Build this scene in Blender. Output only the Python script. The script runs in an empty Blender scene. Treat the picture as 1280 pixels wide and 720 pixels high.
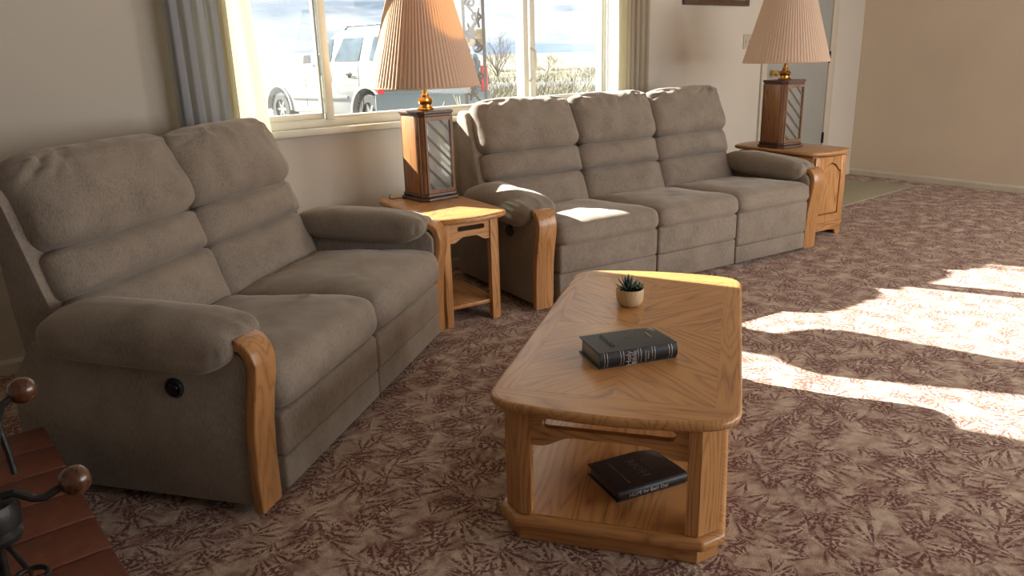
import bpy, bmesh, math, random
from mathutils import Vector, Matrix, noise
from math import sin, cos, pi, radians as rad, hypot

# ------------------------------------------------------------------ camera
S = bpy.context.scene
CAM_ROWS = [[0.7644, -0.208803, 0.609995], [-0.6441323, -0.206176, 0.7366037], [-0.0280388, -0.9559774, -0.2920977]]
cam_d = bpy.data.cameras.new('camera')
cam = bpy.data.objects.new('camera', cam_d); S.collection.objects.link(cam)
cam_d.lens = 27.0; cam_d.sensor_width = 36.0; cam_d.clip_start = 0.02; cam_d.clip_end = 6000
_R = CAM_ROWS
cam.matrix_world = Matrix(((_R[0][0], -_R[0][1], -_R[0][2], 0), (_R[1][0], -_R[1][1], -_R[1][2], 0), (_R[2][0], -_R[2][1], -_R[2][2], 1.32), (0, 0, 0, 1)))
S.camera = cam
# ------------------------------------------------------------------ exposure
S.view_settings.view_transform = 'Standard'; S.view_settings.look = 'None'
S.view_settings.exposure = 0.46; S.view_settings.gamma = 1.0
S.view_settings.use_curve_mapping = False
# ------------------------------------------------------------------ sky
W = bpy.data.worlds.new('sky'); S.world = W; W.use_nodes = True
nt = W.node_tree; nt.nodes.clear()
def wn(t, **k):
    n = nt.nodes.new(t)
    for a, b in k.items(): setattr(n, a, b)
    return n
wo = wn('ShaderNodeOutputWorld'); bg = wn('ShaderNodeBackground'); bg.inputs['Strength'].default_value = 1.02
tc = wn('ShaderNodeTexCoord'); sep = wn('ShaderNodeSeparateXYZ'); nt.links.new(tc.outputs['Generated'], sep.inputs[0])
mp = wn('ShaderNodeMapping'); mp.inputs['Scale'].default_value = (1.4, 1.4, 9.0); nt.links.new(tc.outputs['Generated'], mp.inputs[0])
nz = wn('ShaderNodeTexNoise'); nz.inputs['Scale'].default_value = 3.2; nz.inputs['Detail'].default_value = 8; nz.inputs['Roughness'].default_value = .55
nt.links.new(mp.outputs[0], nz.inputs['Vector'])
cr = wn('ShaderNodeValToRGB'); e = cr.color_ramp.elements
e[0].position = .40; e[0].color = (.36, .42, .50, 1); e[1].position = .58; e[1].color = (1.0, 1.0, 1.0, 1)
nt.links.new(nz.outputs['Fac'], cr.inputs[0])
hz = wn('ShaderNodeValToRGB'); e = hz.color_ramp.elements
e[0].position = .0; e[0].color = (.80, .88, 1, 1); e[1].position = .12; e[1].color = (1, 1, 1, 1)
nt.links.new(sep.outputs['Z'], hz.inputs[0])
mx = wn('ShaderNodeMix', data_type='RGBA', blend_type='MULTIPLY'); mx.inputs[0].default_value = 1
nt.links.new(cr.outputs[0], mx.inputs[6]); nt.links.new(hz.outputs[0], mx.inputs[7])
nt.links.new(mx.outputs[2], bg.inputs['Color']); nt.links.new(bg.outputs[0], wo.inputs[0])
# ------------------------------------------------------------------ sun
sun_d = bpy.data.lights.new('sun', 'SUN'); sun_d.energy = 22.0; sun_d.angle = rad(.6); sun_d.color = (1, .955, .88)
sun = bpy.data.objects.new('sun', sun_d); S.collection.objects.link(sun); sun.location = (0, 20, 12)
SUN = Vector((.69, -1.71, -1.0)).normalized()
sun.rotation_mode = 'QUATERNION'; sun.rotation_quaternion = SUN.to_track_quat('-Z', 'Y')
# ------------------------------------------------------------------ added fill lights out of view, standing in for supposed windows
def area(name, loc, aim, sx, sy, e, col):
    d = bpy.data.lights.new(name, 'AREA'); d.shape = 'RECTANGLE'; d.size = sx; d.size_y = sy; d.energy = e; d.color = col
    o = bpy.data.objects.new(name, d); S.collection.objects.link(o); o.location = loc
    o.rotation_mode = 'QUATERNION'; o.rotation_quaternion = (Vector(aim) - Vector(loc)).to_track_quat('-Z', 'Y'); return o
area('rear_fill_light', (4.6, -3.36, 1.5), (4.6, 0, 1.2), 3.5, 1.4, 88, (.97, .98, 1.0))
area('side_fill_light', (7.30, -1.6, 1.5), (2.0, .6, 1.0), 1.8, 1.5, 105, (1, .97, .93))

# ================================================================== helpers
COL = S.collection
def link(name, me, parent=None, mat=None):
    o = bpy.data.objects.new(name, me); COL.objects.link(o)
    if parent: o.parent = parent
    if mat is not None:
        o.data.materials.clear()
        for m in (mat if isinstance(mat, (list, tuple)) else [mat]): o.data.materials.append(m)
    return o
def obj(name, bm, mat, parent=None, smooth=True, ang=35):
    bmesh.ops.recalc_face_normals(bm, faces=bm.faces[:])
    me = bpy.data.meshes.new(name)
    if smooth:
        lim = rad(ang)
        for f in bm.faces: f.smooth = True
        for ed in bm.edges:
            if len(ed.link_faces) == 2 and ed.calc_face_angle(0) > lim: ed.smooth = False
    bm.to_mesh(me); bm.free()
    return link(name, me, parent, mat)
def thing(name, label, cat, loc=(0, 0, 0), rotz=0, group=None):
    o = bpy.data.objects.new(name, None); COL.objects.link(o)
    o.empty_display_size = .1; o.location = loc; o.rotation_euler = (0, 0, rad(rotz))
    o['label'] = label; o['category'] = cat
    if group: o['group'] = group
    return o
def tag(o, label, cat, group=None):
    o['label'] = label; o['category'] = cat
    if group: o['group'] = group
    return o
def struct(o): o['kind'] = 'structure'; return o
def nb(): return bmesh.new()
def merge(bm, b2, M=None):
    if M is not None: bmesh.ops.transform(b2, matrix=M, verts=b2.verts[:])
    me = bpy.data.meshes.new('t'); b2.to_mesh(me); b2.free(); bm.from_mesh(me); bpy.data.meshes.remove(me)
def bevel(bm, w, seg=2, edges=None):
    if w > 0: bmesh.ops.bevel(bm, geom=(edges or bm.edges[:]), offset=w, segments=seg, profile=.5, affect='EDGES', clamp_overlap=True)
def box(bm, x0, x1, y0, y1, z0, z1, bv=0, seg=2, M=None):
    b = nb(); bmesh.ops.create_cube(b, size=1)
    for v in b.verts: v.co = Vector(((x0+x1)/2+v.co.x*(x1-x0), (y0+y1)/2+v.co.y*(y1-y0), (z0+z1)/2+v.co.z*(z1-z0)))
    bevel(b, bv, seg); merge(bm, b, M)
def prism(bm, pts, h0, h1, plane='xy', bv=0, seg=2, M=None):
    """extrude a 2D outline; plane gives the outline's axes, the third axis runs h0..h1"""
    b = nb()
    def P(p, h):
        return {'xy': (p[0], p[1], h), 'yz': (h, p[0], p[1]), 'xz': (p[0], h, p[1])}[plane]
    A = [b.verts.new(P(p, h0)) for p in pts]; B = [b.verts.new(P(p, h1)) for p in pts]
    fa = b.faces.new(A); fb = b.faces.new(B[::-1]); n = len(pts)
    for i in range(n): b.faces.new((A[i], B[i], B[(i+1) % n], A[(i+1) % n]))
    bmesh.ops.recalc_face_normals(b, faces=b.faces[:])
    if bv: 
        ed = [e for e in b.edges if fa in e.link_faces or fb in e.link_faces]
        bevel(b, bv, seg, ed)
    if n > 4:
        big = [f for f in b.faces if len(f.verts) > 4]
        bmesh.ops.triangulate(b, faces=big)
    merge(bm, b, M)
def lathe(bm, prof, n=32, c=(0, 0, 0), M=None):
    b = nb(); rings = []
    for r, z in prof:
        rings.append([b.verts.new((c[0]+r*cos(2*pi*i/n), c[1]+r*sin(2*pi*i/n), c[2]+z)) for i in range(n)] if r > 1e-5 else [b.verts.new((c[0], c[1], c[2]+z))])
    for a, q in zip(rings, rings[1:]):
        for i in range(n):
            j = (i+1) % n
            if len(a) == 1 and len(q) == 1: continue
            if len(a) == 1: b.faces.new((a[0], q[j], q[i]))
            elif len(q) == 1: b.faces.new((a[i], a[j], q[0]))
            else: b.faces.new((a[i], a[j], q[j], q[i]))
    merge(bm, b, M)
def tube(bm, pts, r, n=8, caps=True, flat=1.0):
    pts = [Vector(p) for p in pts]; R = r if isinstance(r, (list, tuple)) else [r]*len(pts)
    up = None; rings = []
    for i, p in enumerate(pts):
        t = (pts[min(i+1, len(pts)-1)]-pts[max(i-1, 0)]).normalized()
        if up is None: up = t.orthogonal().normalized()
        up = (up - t*up.dot(t)).normalized(); s = t.cross(up)
        rings.append([bm.verts.new(p+R[i]*(cos(2*pi*k/n)*up+sin(2*pi*k/n)*s*flat)) for k in range(n)])
    for a, b in zip(rings, rings[1:]):
        for k in range(n): bm.faces.new((a[k], a[(k+1) % n], b[(k+1) % n], b[k]))
    if caps: bm.faces.new(rings[0][::-1]); bm.faces.new(rings[-1])
def fillet(pts, rads, n=6):
    out = []; N = len(pts)
    for i, p in enumerate(pts):
        r = rads[i] if isinstance(rads, (list, tuple)) else rads
        p = Vector(p); a = Vector(pts[i-1]); b = Vector(pts[(i+1) % N])
        if r <= 0: out.append(tuple(p)); continue
        u = (a-p).normalized(); w = (b-p).normalized(); th = u.angle(w)
        d = min(r/math.tan(th/2), (a-p).length*.49, (b-p).length*.49)
        A = p+u*d; B = p+w*d
        for k in range(n+1):
            t = k/n; q = (1-t)**2*A+2*t*(1-t)*p+t*t*B; out.append(tuple(q))
    return out
def clip(pts, nx, ny, c):
    """keep the side where nx*x+ny*y <= c"""
    out = []; N = len(pts); f = lambda p: nx*p[0]+ny*p[1]-c
    for i in range(N):
        a = pts[i]; b = pts[(i+1) % N]; fa = f(a); fb = f(b)
        if fa <= 0: out.append(a)
        if (fa < 0 < fb) or (fb < 0 < fa):
            t = fa/(fa-fb); out.append((a[0]+(b[0]-a[0])*t, a[1]+(b[1]-a[1])*t))
    return out
def bowed(hl, hw, bow, rad_, n=14):
    """table-top outline, long axis y, short ends bowed outward by `bow`"""
    e1 = [(-hw+2*hw*k/n, -hl-bow*(1-(2*k/n-1)**2)) for k in range(n+1)]
    e2 = [(hw-2*hw*k/n, hl+bow*(1-(2*k/n-1)**2)) for k in range(n+1)]
    k = max(1, round(rad_/(2*hw/n)))
    e1 = [p for p in e1 if abs(p[0]) <= hw-rad_+1e-6]; e2 = [p for p in e2 if abs(p[0]) <= hw-rad_+1e-6]
    def arc(a, cpt, b, m=7): return [tuple((1-t)**2*Vector(a)+2*t*(1-t)*Vector(cpt)+t*t*Vector(b)) for t in [i/m for i in range(1, m)]]
    out = list(e1)
    out += arc(e1[-1], (hw, -hl-.002), (hw, -hl+rad_)) + [(hw, -hl+rad_), (hw, hl-rad_)]
    out += arc((hw, hl-rad_), (hw, hl+.002), e2[0]) + e2
    out += arc(e2[-1], (-hw, hl+.002), (-hw, hl-rad_)) + [(-hw, hl-rad_), (-hw, -hl+rad_)]
    out += arc((-hw, -hl+rad_), (-hw, -hl-.002), e1[0])
    return out
def inset(pts, d):
    n = len(pts); out = []
    for i in range(n):
        a = Vector(pts[i-1]); p = Vector(pts[i]); b = Vector(pts[(i+1) % n])
        n1 = (p-a); n1 = Vector((-n1.y, n1.x)).normalized(); n2 = (b-p); n2 = Vector((-n2.y, n2.x)).normalized()
        m = (n1+n2); m = m/max(m.length_squared, .2)*2
        out.append(tuple(p+m*d))
    return out

# ------------------------------------------------------------------ materials
def newmat(name):
    m = bpy.data.materials.new(name); m.use_nodes = True; t = m.node_tree; b = t.nodes['Principled BSDF']; return m, t, b
def N(t, ty, ins=None, **k):
    n = t.nodes.new(ty)
    for a, b in k.items(): setattr(n, a, b)
    for a, b in (ins or {}).items():
        if isinstance(b, bpy.types.NodeSocket): t.links.new(b, n.inputs[a])
        else: n.inputs[a].default_value = b
    return n
def c4(c): return (c[0], c[1], c[2], 1)
def ramp(t, fac, stops):
    n = t.nodes.new('ShaderNodeValToRGB'); t.links.new(fac, n.inputs[0]); e = n.color_ramp.elements
    while len(e) < len(stops): e.new(.5)
    for q, (p, c) in zip(e, stops): q.position = p; q.color = c4(c)
    return n.outputs[0]
def bump(t, b, h, s, d=.01):
    n = N(t, 'ShaderNodeBump', {'Height': h, 'Strength': s, 'Distance': d}); t.links.new(n.outputs[0], b.inputs['Normal'])
def plain(name, col, rough=.6, metal=0, noise_amt=.12, nscale=30, bmp=0, **kw):
    m, t, b = newmat(name)
    tcn = N(t, 'ShaderNodeTexCoord'); nzn = N(t, 'ShaderNodeTexNoise', {'Vector': tcn.outputs['Object'], 'Scale': nscale, 'Detail': 5})
    lo = [max(0, c*(1-noise_amt)) for c in col]; hi = [min(1, c*(1+noise_amt)) for c in col]
    t.links.new(ramp(t, nzn.outputs['Fac'], [(.3, lo), (.7, hi)]), b.inputs['Base Color'])
    b.inputs['Roughness'].default_value = rough; b.inputs['Metallic'].default_value = metal
    if bmp: bump(t, b, nzn.outputs['Fac'], bmp, .003)
    for a, v in kw.items(): b.inputs[a.replace('_', ' ')].default_value = v
    return m
def oak(name, axis, dark=(.21, .074, .022), light=(.56, .280, .098), scale=1.0, rough=.36, coat=.25):
    """axis: grain direction; x / y / z or an angle in the xy plane"""
    m, t, b = newmat(name); tcn = N(t, 'ShaderNodeTexCoord')
    rot = {'x': (0, 0, 0), 'y': (0, 0, rad(90)), 'z': (0, rad(90), 0)}.get(axis, None)
    if rot is None: rot = (0, 0, -rad(axis))
    mpn = N(t, 'ShaderNodeMapping', {'Vector': tcn.outputs['Object'], 'Rotation': rot})
    oi = N(t, 'ShaderNodeObjectInfo')
    off = N(t, 'ShaderNodeVectorMath', {0: mpn.outputs[0]}, operation='ADD')
    cmb = N(t, 'ShaderNodeCombineXYZ', {'X': oi.outputs['Random'], 'Y': oi.outputs['Random'], 'Z': 0.3}); t.links.new(cmb.outputs[0], off.inputs[1])
    s1 = N(t, 'ShaderNodeMapping', {'Vector': off.outputs[0], 'Scale': (1.1*scale, 9*scale, 9*scale)})
    n1 = N(t, 'ShaderNodeTexNoise', {'Vector': s1.outputs[0], 'Scale': 1.0, 'Detail': 1.5, 'Distortion': .25})
    rings = N(t, 'ShaderNodeMath', {0: n1.outputs['Fac'], 1: 34.0}, operation='MULTIPLY')
    fr = N(t, 'ShaderNodeMath', {0: rings.outputs[0], 1: 1.0}, operation='PINGPONG')
    s2 = N(t, 'ShaderNodeMapping', {'Vector': off.outputs[0], 'Scale': (14*scale, 380*scale, 380*scale)})
    n2 = N(t, 'ShaderNodeTexNoise', {'Vector': s2.outputs[0], 'Scale': 1.0, 'Detail': 3})
    s3 = N(t, 'ShaderNodeMapping', {'Vector': off.outputs[0], 'Scale': (2*scale, 7*scale, 7*scale)})
    n3 = N(t, 'ShaderNodeTexNoise', {'Vector': s3.outputs[0], 'Scale': 1.3, 'Detail': 3})
    a = N(t, 'ShaderNodeMath', {0: fr.outputs[0], 1: .5}, operation='MULTIPLY')
    c = N(t, 'ShaderNodeMath', {0: n2.outputs['Fac'], 1: .75, 2: a.outputs[0]}, operation='MULTIPLY_ADD')
    d = N(t, 'ShaderNodeMath', {0: n3.outputs['Fac'], 1: .35, 2: c.outputs[0]}, operation='MULTIPLY_ADD')
    mid = [.5*x+.5*y for x, y in zip(dark, light)]
    t.links.new(ramp(t, d.outputs[0], [(.38, dark), (.64, [.3*x+.7*y for x, y in zip(dark, light)]), (.9, light)]), b.inputs['Base Color'])
    b.inputs['Roughness'].default_value = rough; b.inputs['Coat Weight'].default_value = coat; b.inputs['Coat Roughness'].default_value = .25
    bump(t, b, c.outputs[0], .12, .002)
    return m
def upholstery(name, col):
    m, t, b = newmat(name); tcn = N(t, 'ShaderNodeTexCoord')
    s1 = N(t, 'ShaderNodeMapping', {'Vector': tcn.outputs['Object'], 'Scale': (260, 260, 45)})
    n1 = N(t, 'ShaderNodeTexNoise', {'Vector': s1.outputs[0], 'Scale': 1, 'Detail': 3})
    n2 = N(t, 'ShaderNodeTexNoise', {'Vector': tcn.outputs['Object'], 'Scale': 7, 'Detail': 4, 'Roughness': .6})
    n3 = N(t, 'ShaderNodeTexNoise', {'Vector': tcn.outputs['Object'], 'Scale': 45, 'Detail': 3})
    a = N(t, 'ShaderNodeMath', {0: n1.outputs['Fac'], 1: .6}, operation='MULTIPLY')
    c = N(t, 'ShaderNodeMath', {0: n2.outputs['Fac'], 1: .45, 2: a.outputs[0]}, operation='MULTIPLY_ADD')
    t.links.new(ramp(t, c.outputs[0], [(.34, [x*.66 for x in col]), (.52, col), (.72, [min(1, x*1.28) for x in col])]), b.inputs['Base Color'])
    b.inputs['Roughness'].default_value = .95; b.inputs['Sheen Weight'].default_value = .35; b.inputs['Sheen Roughness'].default_value = .45
    b.inputs['Sheen Tint'].default_value = (1, .93, .85, 1); b.inputs['Specular IOR Level'].default_value = .15
    h = N(t, 'ShaderNodeMath', {0: n3.outputs['Fac'], 1: .6, 2: a.outputs[0]}, operation='MULTIPLY_ADD')
    bump(t, b, h.outputs[0], .16, .003)
    return m
def carpet_mat():
    m, t, b = newmat('sprigged_carpet'); tcn = N(t, 'ShaderNodeTexCoord')
    base = tcn.outputs['Object']
    warp = N(t, 'ShaderNodeTexNoise', {'Vector': base, 'Scale': 17, 'Detail': 3})
    wv = N(t, 'ShaderNodeVectorMath', {0: warp.outputs['Color'], 1: (.5, .5, .5)}, operation='SUBTRACT')
    wv2 = N(t, 'ShaderNodeVectorMath', {0: wv.outputs[0], 'Scale': .024}, operation='SCALE')
    P0 = N(t, 'ShaderNodeVectorMath', {0: base, 1: wv2.outputs[0]}, operation='ADD')
    masks = []
    for k, (sc, off, nb_) in enumerate([(5.6, (0, 0, 0), 17), (6.6, (3.3, 7.1, 0), 15), (8.0, (9.7, 1.3, 0), 15), (9.8, (5.1, 4.4, 0), 13)]):
        p = N(t, 'ShaderNodeVectorMath', {0: P0.outputs[0], 1: off}, operation='ADD')
        v = N(t, 'ShaderNodeTexVoronoi', {'Vector': p.outputs[0], 'Scale': sc}, voronoi_dimensions='2D')
        sc_p = N(t, 'ShaderNodeVectorMath', {0: p.outputs[0], 'Scale': 1.0}, operation='SCALE')
        dlt = N(t, 'ShaderNodeVectorMath', {0: sc_p.outputs[0], 1: v.outputs['Position']}, operation='SUBTRACT')
        ang = N(t, 'ShaderNodeSeparateColor', {0: v.outputs['Color']})
        am = N(t, 'ShaderNodeMath', {0: ang.outputs[0], 1: 6.283}, operation='MULTIPLY')
        rt = N(t, 'ShaderNodeVectorRotate', {'Vector': dlt.outputs[0], 'Angle': am.outputs[0]}, rotation_type='Z_AXIS')
        # fan of blades springing from a point behind the cell centre
        sh = N(t, 'ShaderNodeVectorMath', {0: rt.outputs[0], 1: (.42/sc, 0, 0)}, operation='ADD')
        xyz = N(t, 'ShaderNodeSeparateXYZ', {0: sh.outputs[0]})
        th = N(t, 'ShaderNodeMath', {0: xyz.outputs['Y'], 1: xyz.outputs['X']}, operation='ARCTAN2')
        ln = N(t, 'ShaderNodeVectorMath', {0: sh.outputs[0]}, operation='LENGTH')
        w = N(t, 'ShaderNodeMath', {0: th.outputs[0], 1: float(nb_)}, operation='MULTIPLY')
        bend = N(t, 'ShaderNodeMath', {0: ln.outputs['Value'], 1: 3.0*sc/6.5, 2: w.outputs[0]}, operation='MULTIPLY_ADD')
        cs = N(t, 'ShaderNodeMath', {0: bend.outputs[0]}, operation='COSINE')
        fan = N(t, 'ShaderNodeMath', {0: th.outputs[0]}, operation='ABSOLUTE')
        fm = N(t, 'ShaderNodeMapRange', {'Value': fan.outputs[0], 'From Min': .50, 'From Max': .95, 'To Min': 1, 'To Max': 0})
        lm = N(t, 'ShaderNodeMapRange', {'Value': ln.outputs['Value'], 'From Min': .50/sc, 'From Max': .98/sc, 'To Min': 1, 'To Max': 0})
        q = N(t, 'ShaderNodeMath', {0: fm.outputs[0], 1: lm.outputs[0]}, operation='MULTIPLY')
        tap = N(t, 'ShaderNodeMath', {0: ln.outputs['Value'], 1: -.95*sc, 2: .62}, operation='MULTIPLY_ADD')
        cst = N(t, 'ShaderNodeMath', {0: cs.outputs[0], 1: tap.outputs[0]}, operation='ADD')
        r = N(t, 'ShaderNodeMapRange', {'Value': cst.outputs[0], 'From Min': .10, 'From Max': .55})
        s = N(t, 'ShaderNodeMath', {0: q.outputs[0], 1: r.outputs[0]}, operation='MULTIPLY')
        masks.append(s.outputs[0])
    acc = masks[0]
    for q in masks[1:]: acc = N(t, 'ShaderNodeMath', {0: acc, 1: q}, operation='MAXIMUM').outputs[0]
    fib = N(t, 'ShaderNodeTexNoise', {'Vector': base, 'Scale': 260, 'Detail': 2})
    brk = N(t, 'ShaderNodeTexNoise', {'Vector': base, 'Scale': 95, 'Detail': 4})
    bk = N(t, 'ShaderNodeMapRange', {'Value': brk.outputs['Fac'], 'From Min': .37, 'From Max': .50})
    acc2 = N(t, 'ShaderNodeMath', {0: acc, 1: bk.outputs[0]}, operation='MULTIPLY')
    acc3 = N(t, 'ShaderNodeMath', {0: acc2.outputs[0], 1: .92}, operation='MULTIPLY')
    blot = N(t, 'ShaderNodeTexNoise', {'Vector': base, 'Scale': 14, 'Detail': 4, 'Roughness': .65})
    ground = ramp(t, blot.outputs['Fac'], [(.34, (.33, .185, .14)), (.50, (.50, .37, .28)), (.66, (.66, .53, .41))])
    fm2 = N(t, 'ShaderNodeMapRange', {'Value': fib.outputs['Fac'], 'To Min': .70, 'To Max': 1.3})
    gm = N(t, 'ShaderNodeVectorMath', {0: ground, 'Scale': fm2.outputs[0]}, operation='SCALE')
    mixn = N(t, 'ShaderNodeMix', {0: acc3.outputs[0]}, data_type='RGBA')
    t.links.new(gm.outputs[0], mixn.inputs[6]); mixn.inputs[7].default_value = (.125, .026, .022, 1)
    t.links.new(mixn.outputs[2], b.inputs['Base Color'])
    b.inputs['Roughness'].default_value = 1.0; b.inputs['Specular IOR Level'].default_value = .05
    b.inputs['Sheen Weight'].default_value = .15
    bump(t, b, fib.outputs['Fac'], .6, .008)
    return m
def wall_mat(name, col, bmp=.15):
    m, t, b = newmat(name); tcn = N(t, 'ShaderNodeTexCoord')
    n1 = N(t, 'ShaderNodeTexNoise', {'Vector': tcn.outputs['Object'], 'Scale': 60, 'Detail': 4})
    n2 = N(t, 'ShaderNodeTexNoise', {'Vector': tcn.outputs['Object'], 'Scale': 1.1, 'Detail': 2})
    t.links.new(ramp(t, n2.outputs['Fac'], [(.3, [c*.95 for c in col]), (.7, [min(1, c*1.04) for c in col])]), b.inputs['Base Color'])
    b.inputs['Roughness'].default_value = .75; bump(t, b, n1.outputs['Fac'], bmp, .002); return m
def mixmat(name, build):
    m = bpy.data.materials.new(name); m.use_nodes = True; t = m.node_tree; t.nodes.clear()
    o = t.nodes.new('ShaderNodeOutputMaterial'); t.links.new(build(t), o.inputs[0]); return m
def sh(t, ty, col, **k):
    n = t.nodes.new(ty); n.inputs['Color'].default_value = c4(col)
    for a, b in k.items(): n.inputs[a].default_value = b
    return n.outputs[0]
def smix(t, f, a, b):
    n = t.nodes.new('ShaderNodeMixShader')
    if isinstance(f, bpy.types.NodeSocket): t.links.new(f, n.inputs[0])
    else: n.inputs[0].default_value = f
    t.links.new(a, n.inputs[1]); t.links.new(b, n.inputs[2]); return n.outputs[0]
def glass_mat(name, dust, refl=.06):
    return mixmat(name, lambda t: smix(t, dust, smix(t, refl, sh(t, 'ShaderNodeBsdfTransparent', (.97, .99, .98)), sh(t, 'ShaderNodeBsdfGlossy', (1, 1, 1), Roughness=.02)),
        smix(t, .8, sh(t, 'ShaderNodeBsdfDiffuse', (.9, .9, .9)), sh(t, 'ShaderNodeBsdfTranslucent', (.9, .9, .92)))))
def cloth_mat(name, dcol, tcol, f, holes=0):
    def bld(t):
        a = smix(t, f, sh(t, 'ShaderNodeBsdfDiffuse', dcol), sh(t, 'ShaderNodeBsdfTranslucent', tcol))
        if holes: a = smix(t, holes, a, sh(t, 'ShaderNodeBsdfTransparent', (1, 1, 1)))
        return a
    return mixmat(name, bld)

M_FAB = upholstery('taupe_velour', (.258, .214, .172))
M_OAKX = oak('oak_grain_x', 'x'); M_OAKY = oak('oak_grain_y', 'y'); M_OAKZ = oak('oak_grain_z', 'z')
M_OAKA = oak('oak_veneer_a', 45, scale=.8); M_OAKB = oak('oak_veneer_b', -45, scale=.8)
M_TRIM = oak('sofa_oak_trim', 'z', dark=(.22, .09, .028), light=(.48, .235, .085))
M_LAMPW = oak('lamp_oak', 'z', dark=(.12, .045, .014), light=(.35, .160, .056))
M_LAMPD = oak('lamp_dark_trim', 'x', dark=(.035, .016, .01), light=(.10, .048, .028))
M_CARPET = carpet_mat()
M_LAMPD2 = oak('lamp_walnut_trim', 'z', dark=(.07, .028, .012), light=(.22, .098, .040))
M_WALL = wall_mat('warm_grey_wall_paint', (.62, .565, .48)); M_WALLR = wall_mat('tan_wall_paint', (.74, .62, .47))
M_CEIL = wall_mat('ceiling_paint', (.78, .75, .70))
M_TRIMW = plain('cream_painted_trim', (.66, .60, .48), .45, noise_amt=.04, nscale=8)
M_VINYL = plain('cream_window_frame', (.66, .64, .54), .4, noise_amt=.04, nscale=8)
M_DOOR = plain('grey_door_paint', (.36, .36, .33), .5, noise_amt=.04, nscale=5)
M_BRASS = plain('polished_brass', (.85, .60, .25), .18, 1, noise_amt=.08)
M_BLACK = plain('black_plastic', (.012, .013, .016), .35)
M_IRON = plain('dark_forged_iron', (.028, .027, .026), .42, .6, nscale=90, bmp=.4)
M_KNOBW = oak('dark_turned_wood', 'z', dark=(.014, .005, .002), light=(.10, .034, .011), scale=1.6, rough=.25, coat=.7)
M_TILE = plain('red_clay_tile', (.130, .034, .015), .55, noise_amt=.25, nscale=25, bmp=.2)
M_GROUT = plain('dark_grout', (.045, .017, .012), .9)
M_BRICK = plain('red_brick', (.22, .07, .04), .85, noise_amt=.3, nscale=18, bmp=.5)
M_GLASS = glass_mat('clear_glass', .0015, .010); M_GLASSD = glass_mat('dusty_glass', .012, .010)
M_DUST = plain('dark_dustcover', (.02, .018, .016), 1)

# ================================================================== room shell
WY = 3.95; CEIL = 2.42
def slab(name, x0, x1, y0, y1, z0, z1, mat, bv=0):
    b = nb(); box(b, x0, x1, y0, y1, z0, z1, bv); return struct(obj(name, b, mat, smooth=bv > 0))
slab('floor', -2.6, 8.2, -3.5, WY+.12, -.12, 0, M_CARPET)
slab('ceiling', -2.6, 8.2, -3.5, WY+.12, CEIL, CEIL+.1, M_CEIL)
WX0, WX1, WZ0, WZ1 = 1.30, 4.25, .962, 2.12
b = nb()
box(b, -2.6, WX0, WY, WY+.12, -.12, CEIL); box(b, WX1, 8.2, WY, WY+.12, -.12, CEIL)
box(b, WX0, WX1, WY, WY+.12, -.12, WZ0-.03); box(b, WX0, WX1, WY, WY+.12, WZ1, CEIL)
struct(obj('wall_front', b, M_WALL, smooth=False))
# right wall, a touch out of square
b = nb(); prism(b, [(7.95, WY), (8.10, WY), (7.53, -3.5), (7.38, -3.5)], 0, CEIL); struct(obj('wall_right', b, M_WALLR, smooth=False))
b = nb(); box(b, 7.33, 7.37, -2.6, -.6, .7, 2.3); struct(obj('blank_panel_3', b, M_VINYL, smooth=False))  # blank unseen panel behind the side fill light
slab('wall_left', -2.6, -2.5, -3.5, WY, 0, CEIL, M_WALL)
b = nb()
box(b, -2.5, 2.8, -3.5, -3.38, 0, CEIL); box(b, 6.4, 7.38, -3.5, -3.38, 0, CEIL); box(b, 2.8, 6.4, -3.5, -3.38, 0, .75); box(b, 2.8, 6.4, -3.5, -3.38, 2.25, CEIL)
struct(obj('wall_rear', b, M_WALL, smooth=False))
# baseboards
def bboard(name, p, q, side):
    p = Vector((p[0], p[1], 0)); q = Vector((q[0], q[1], 0)); d = (q-p); L = d.length; d.normalize()
    n = Vector((-d.y, d.x, 0))*side
    b = nb(); prism(b, [(0, 0), (.014, 0), (.014, .045), (.006, .062), (0, .062)], 0, L, 'xz')
    M = Matrix(((n.x, d.x, 0, p.x), (n.y, d.y, 0, p.y), (0, 0, 1, 0), (0, 0, 0, 1)))
    bmesh.ops.transform(b, matrix=M, verts=b.verts[:]); return struct(obj(name, b, M_TRIMW, smooth=False))
bboard('baseboard_front', (-2.5, WY), (6.17, WY), -1)
bboard('baseboard_corner', (7.43, WY), (7.94, WY), -1)
bboard('baseboard_right', (7.95, WY), (7.38, -3.5), -1)
# ---- window_1: three-light slider
win = thing('window_1', '', '', (0, 0, 0)); del win['label']; del win['category']; win['kind'] = 'structure'
b = nb(); F0, F1 = WY+.02, WY+.10
box(b, WX0, WX1, F0, F1, WZ0, 1.005, .004); box(b, WX0, WX1, F0, F1, WZ1-.045, WZ1, .004)
box(b, WX0, WX0+.045, F0, F1, 1.0, WZ1-.04, .004); box(b, WX1-.045, WX1, F0, F1, 1.0, WZ1-.04, .004)
obj('window_frame', b, M_VINYL, win)
for x0, x1 in ((1.995, 2.040), (3.445, 3.487)):
    b = nb(); box(b, x0, x1, (WY+.003 if x0 < 3 else F0-.005), (WY+.034 if x0 < 3 else F1), 1.0, WZ1-.04, .006); obj('mullion', b, M_VINYL, win)
for sx0, sx1, y0 in ((1.345, 1.995, WY+.035), (3.515, 4.205, WY+.03)):
    b = nb(); y1 = y0+.035; w = .032 if sx0 < 2 else .042
    box(b, sx0, sx1, y0, y1, 1.005, 1.005+.032, .004); box(b, sx0, sx1, y0, y1, WZ1-.075, WZ1-.045, .004)
    box(b, sx0, sx0+w, y0, y1, 1.03, WZ1-.07, .004); box(b, sx1-.012, sx1, y0, y1, 1.03, WZ1-.07, .003)
    obj('sash', b, M_VINYL, win)
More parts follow.
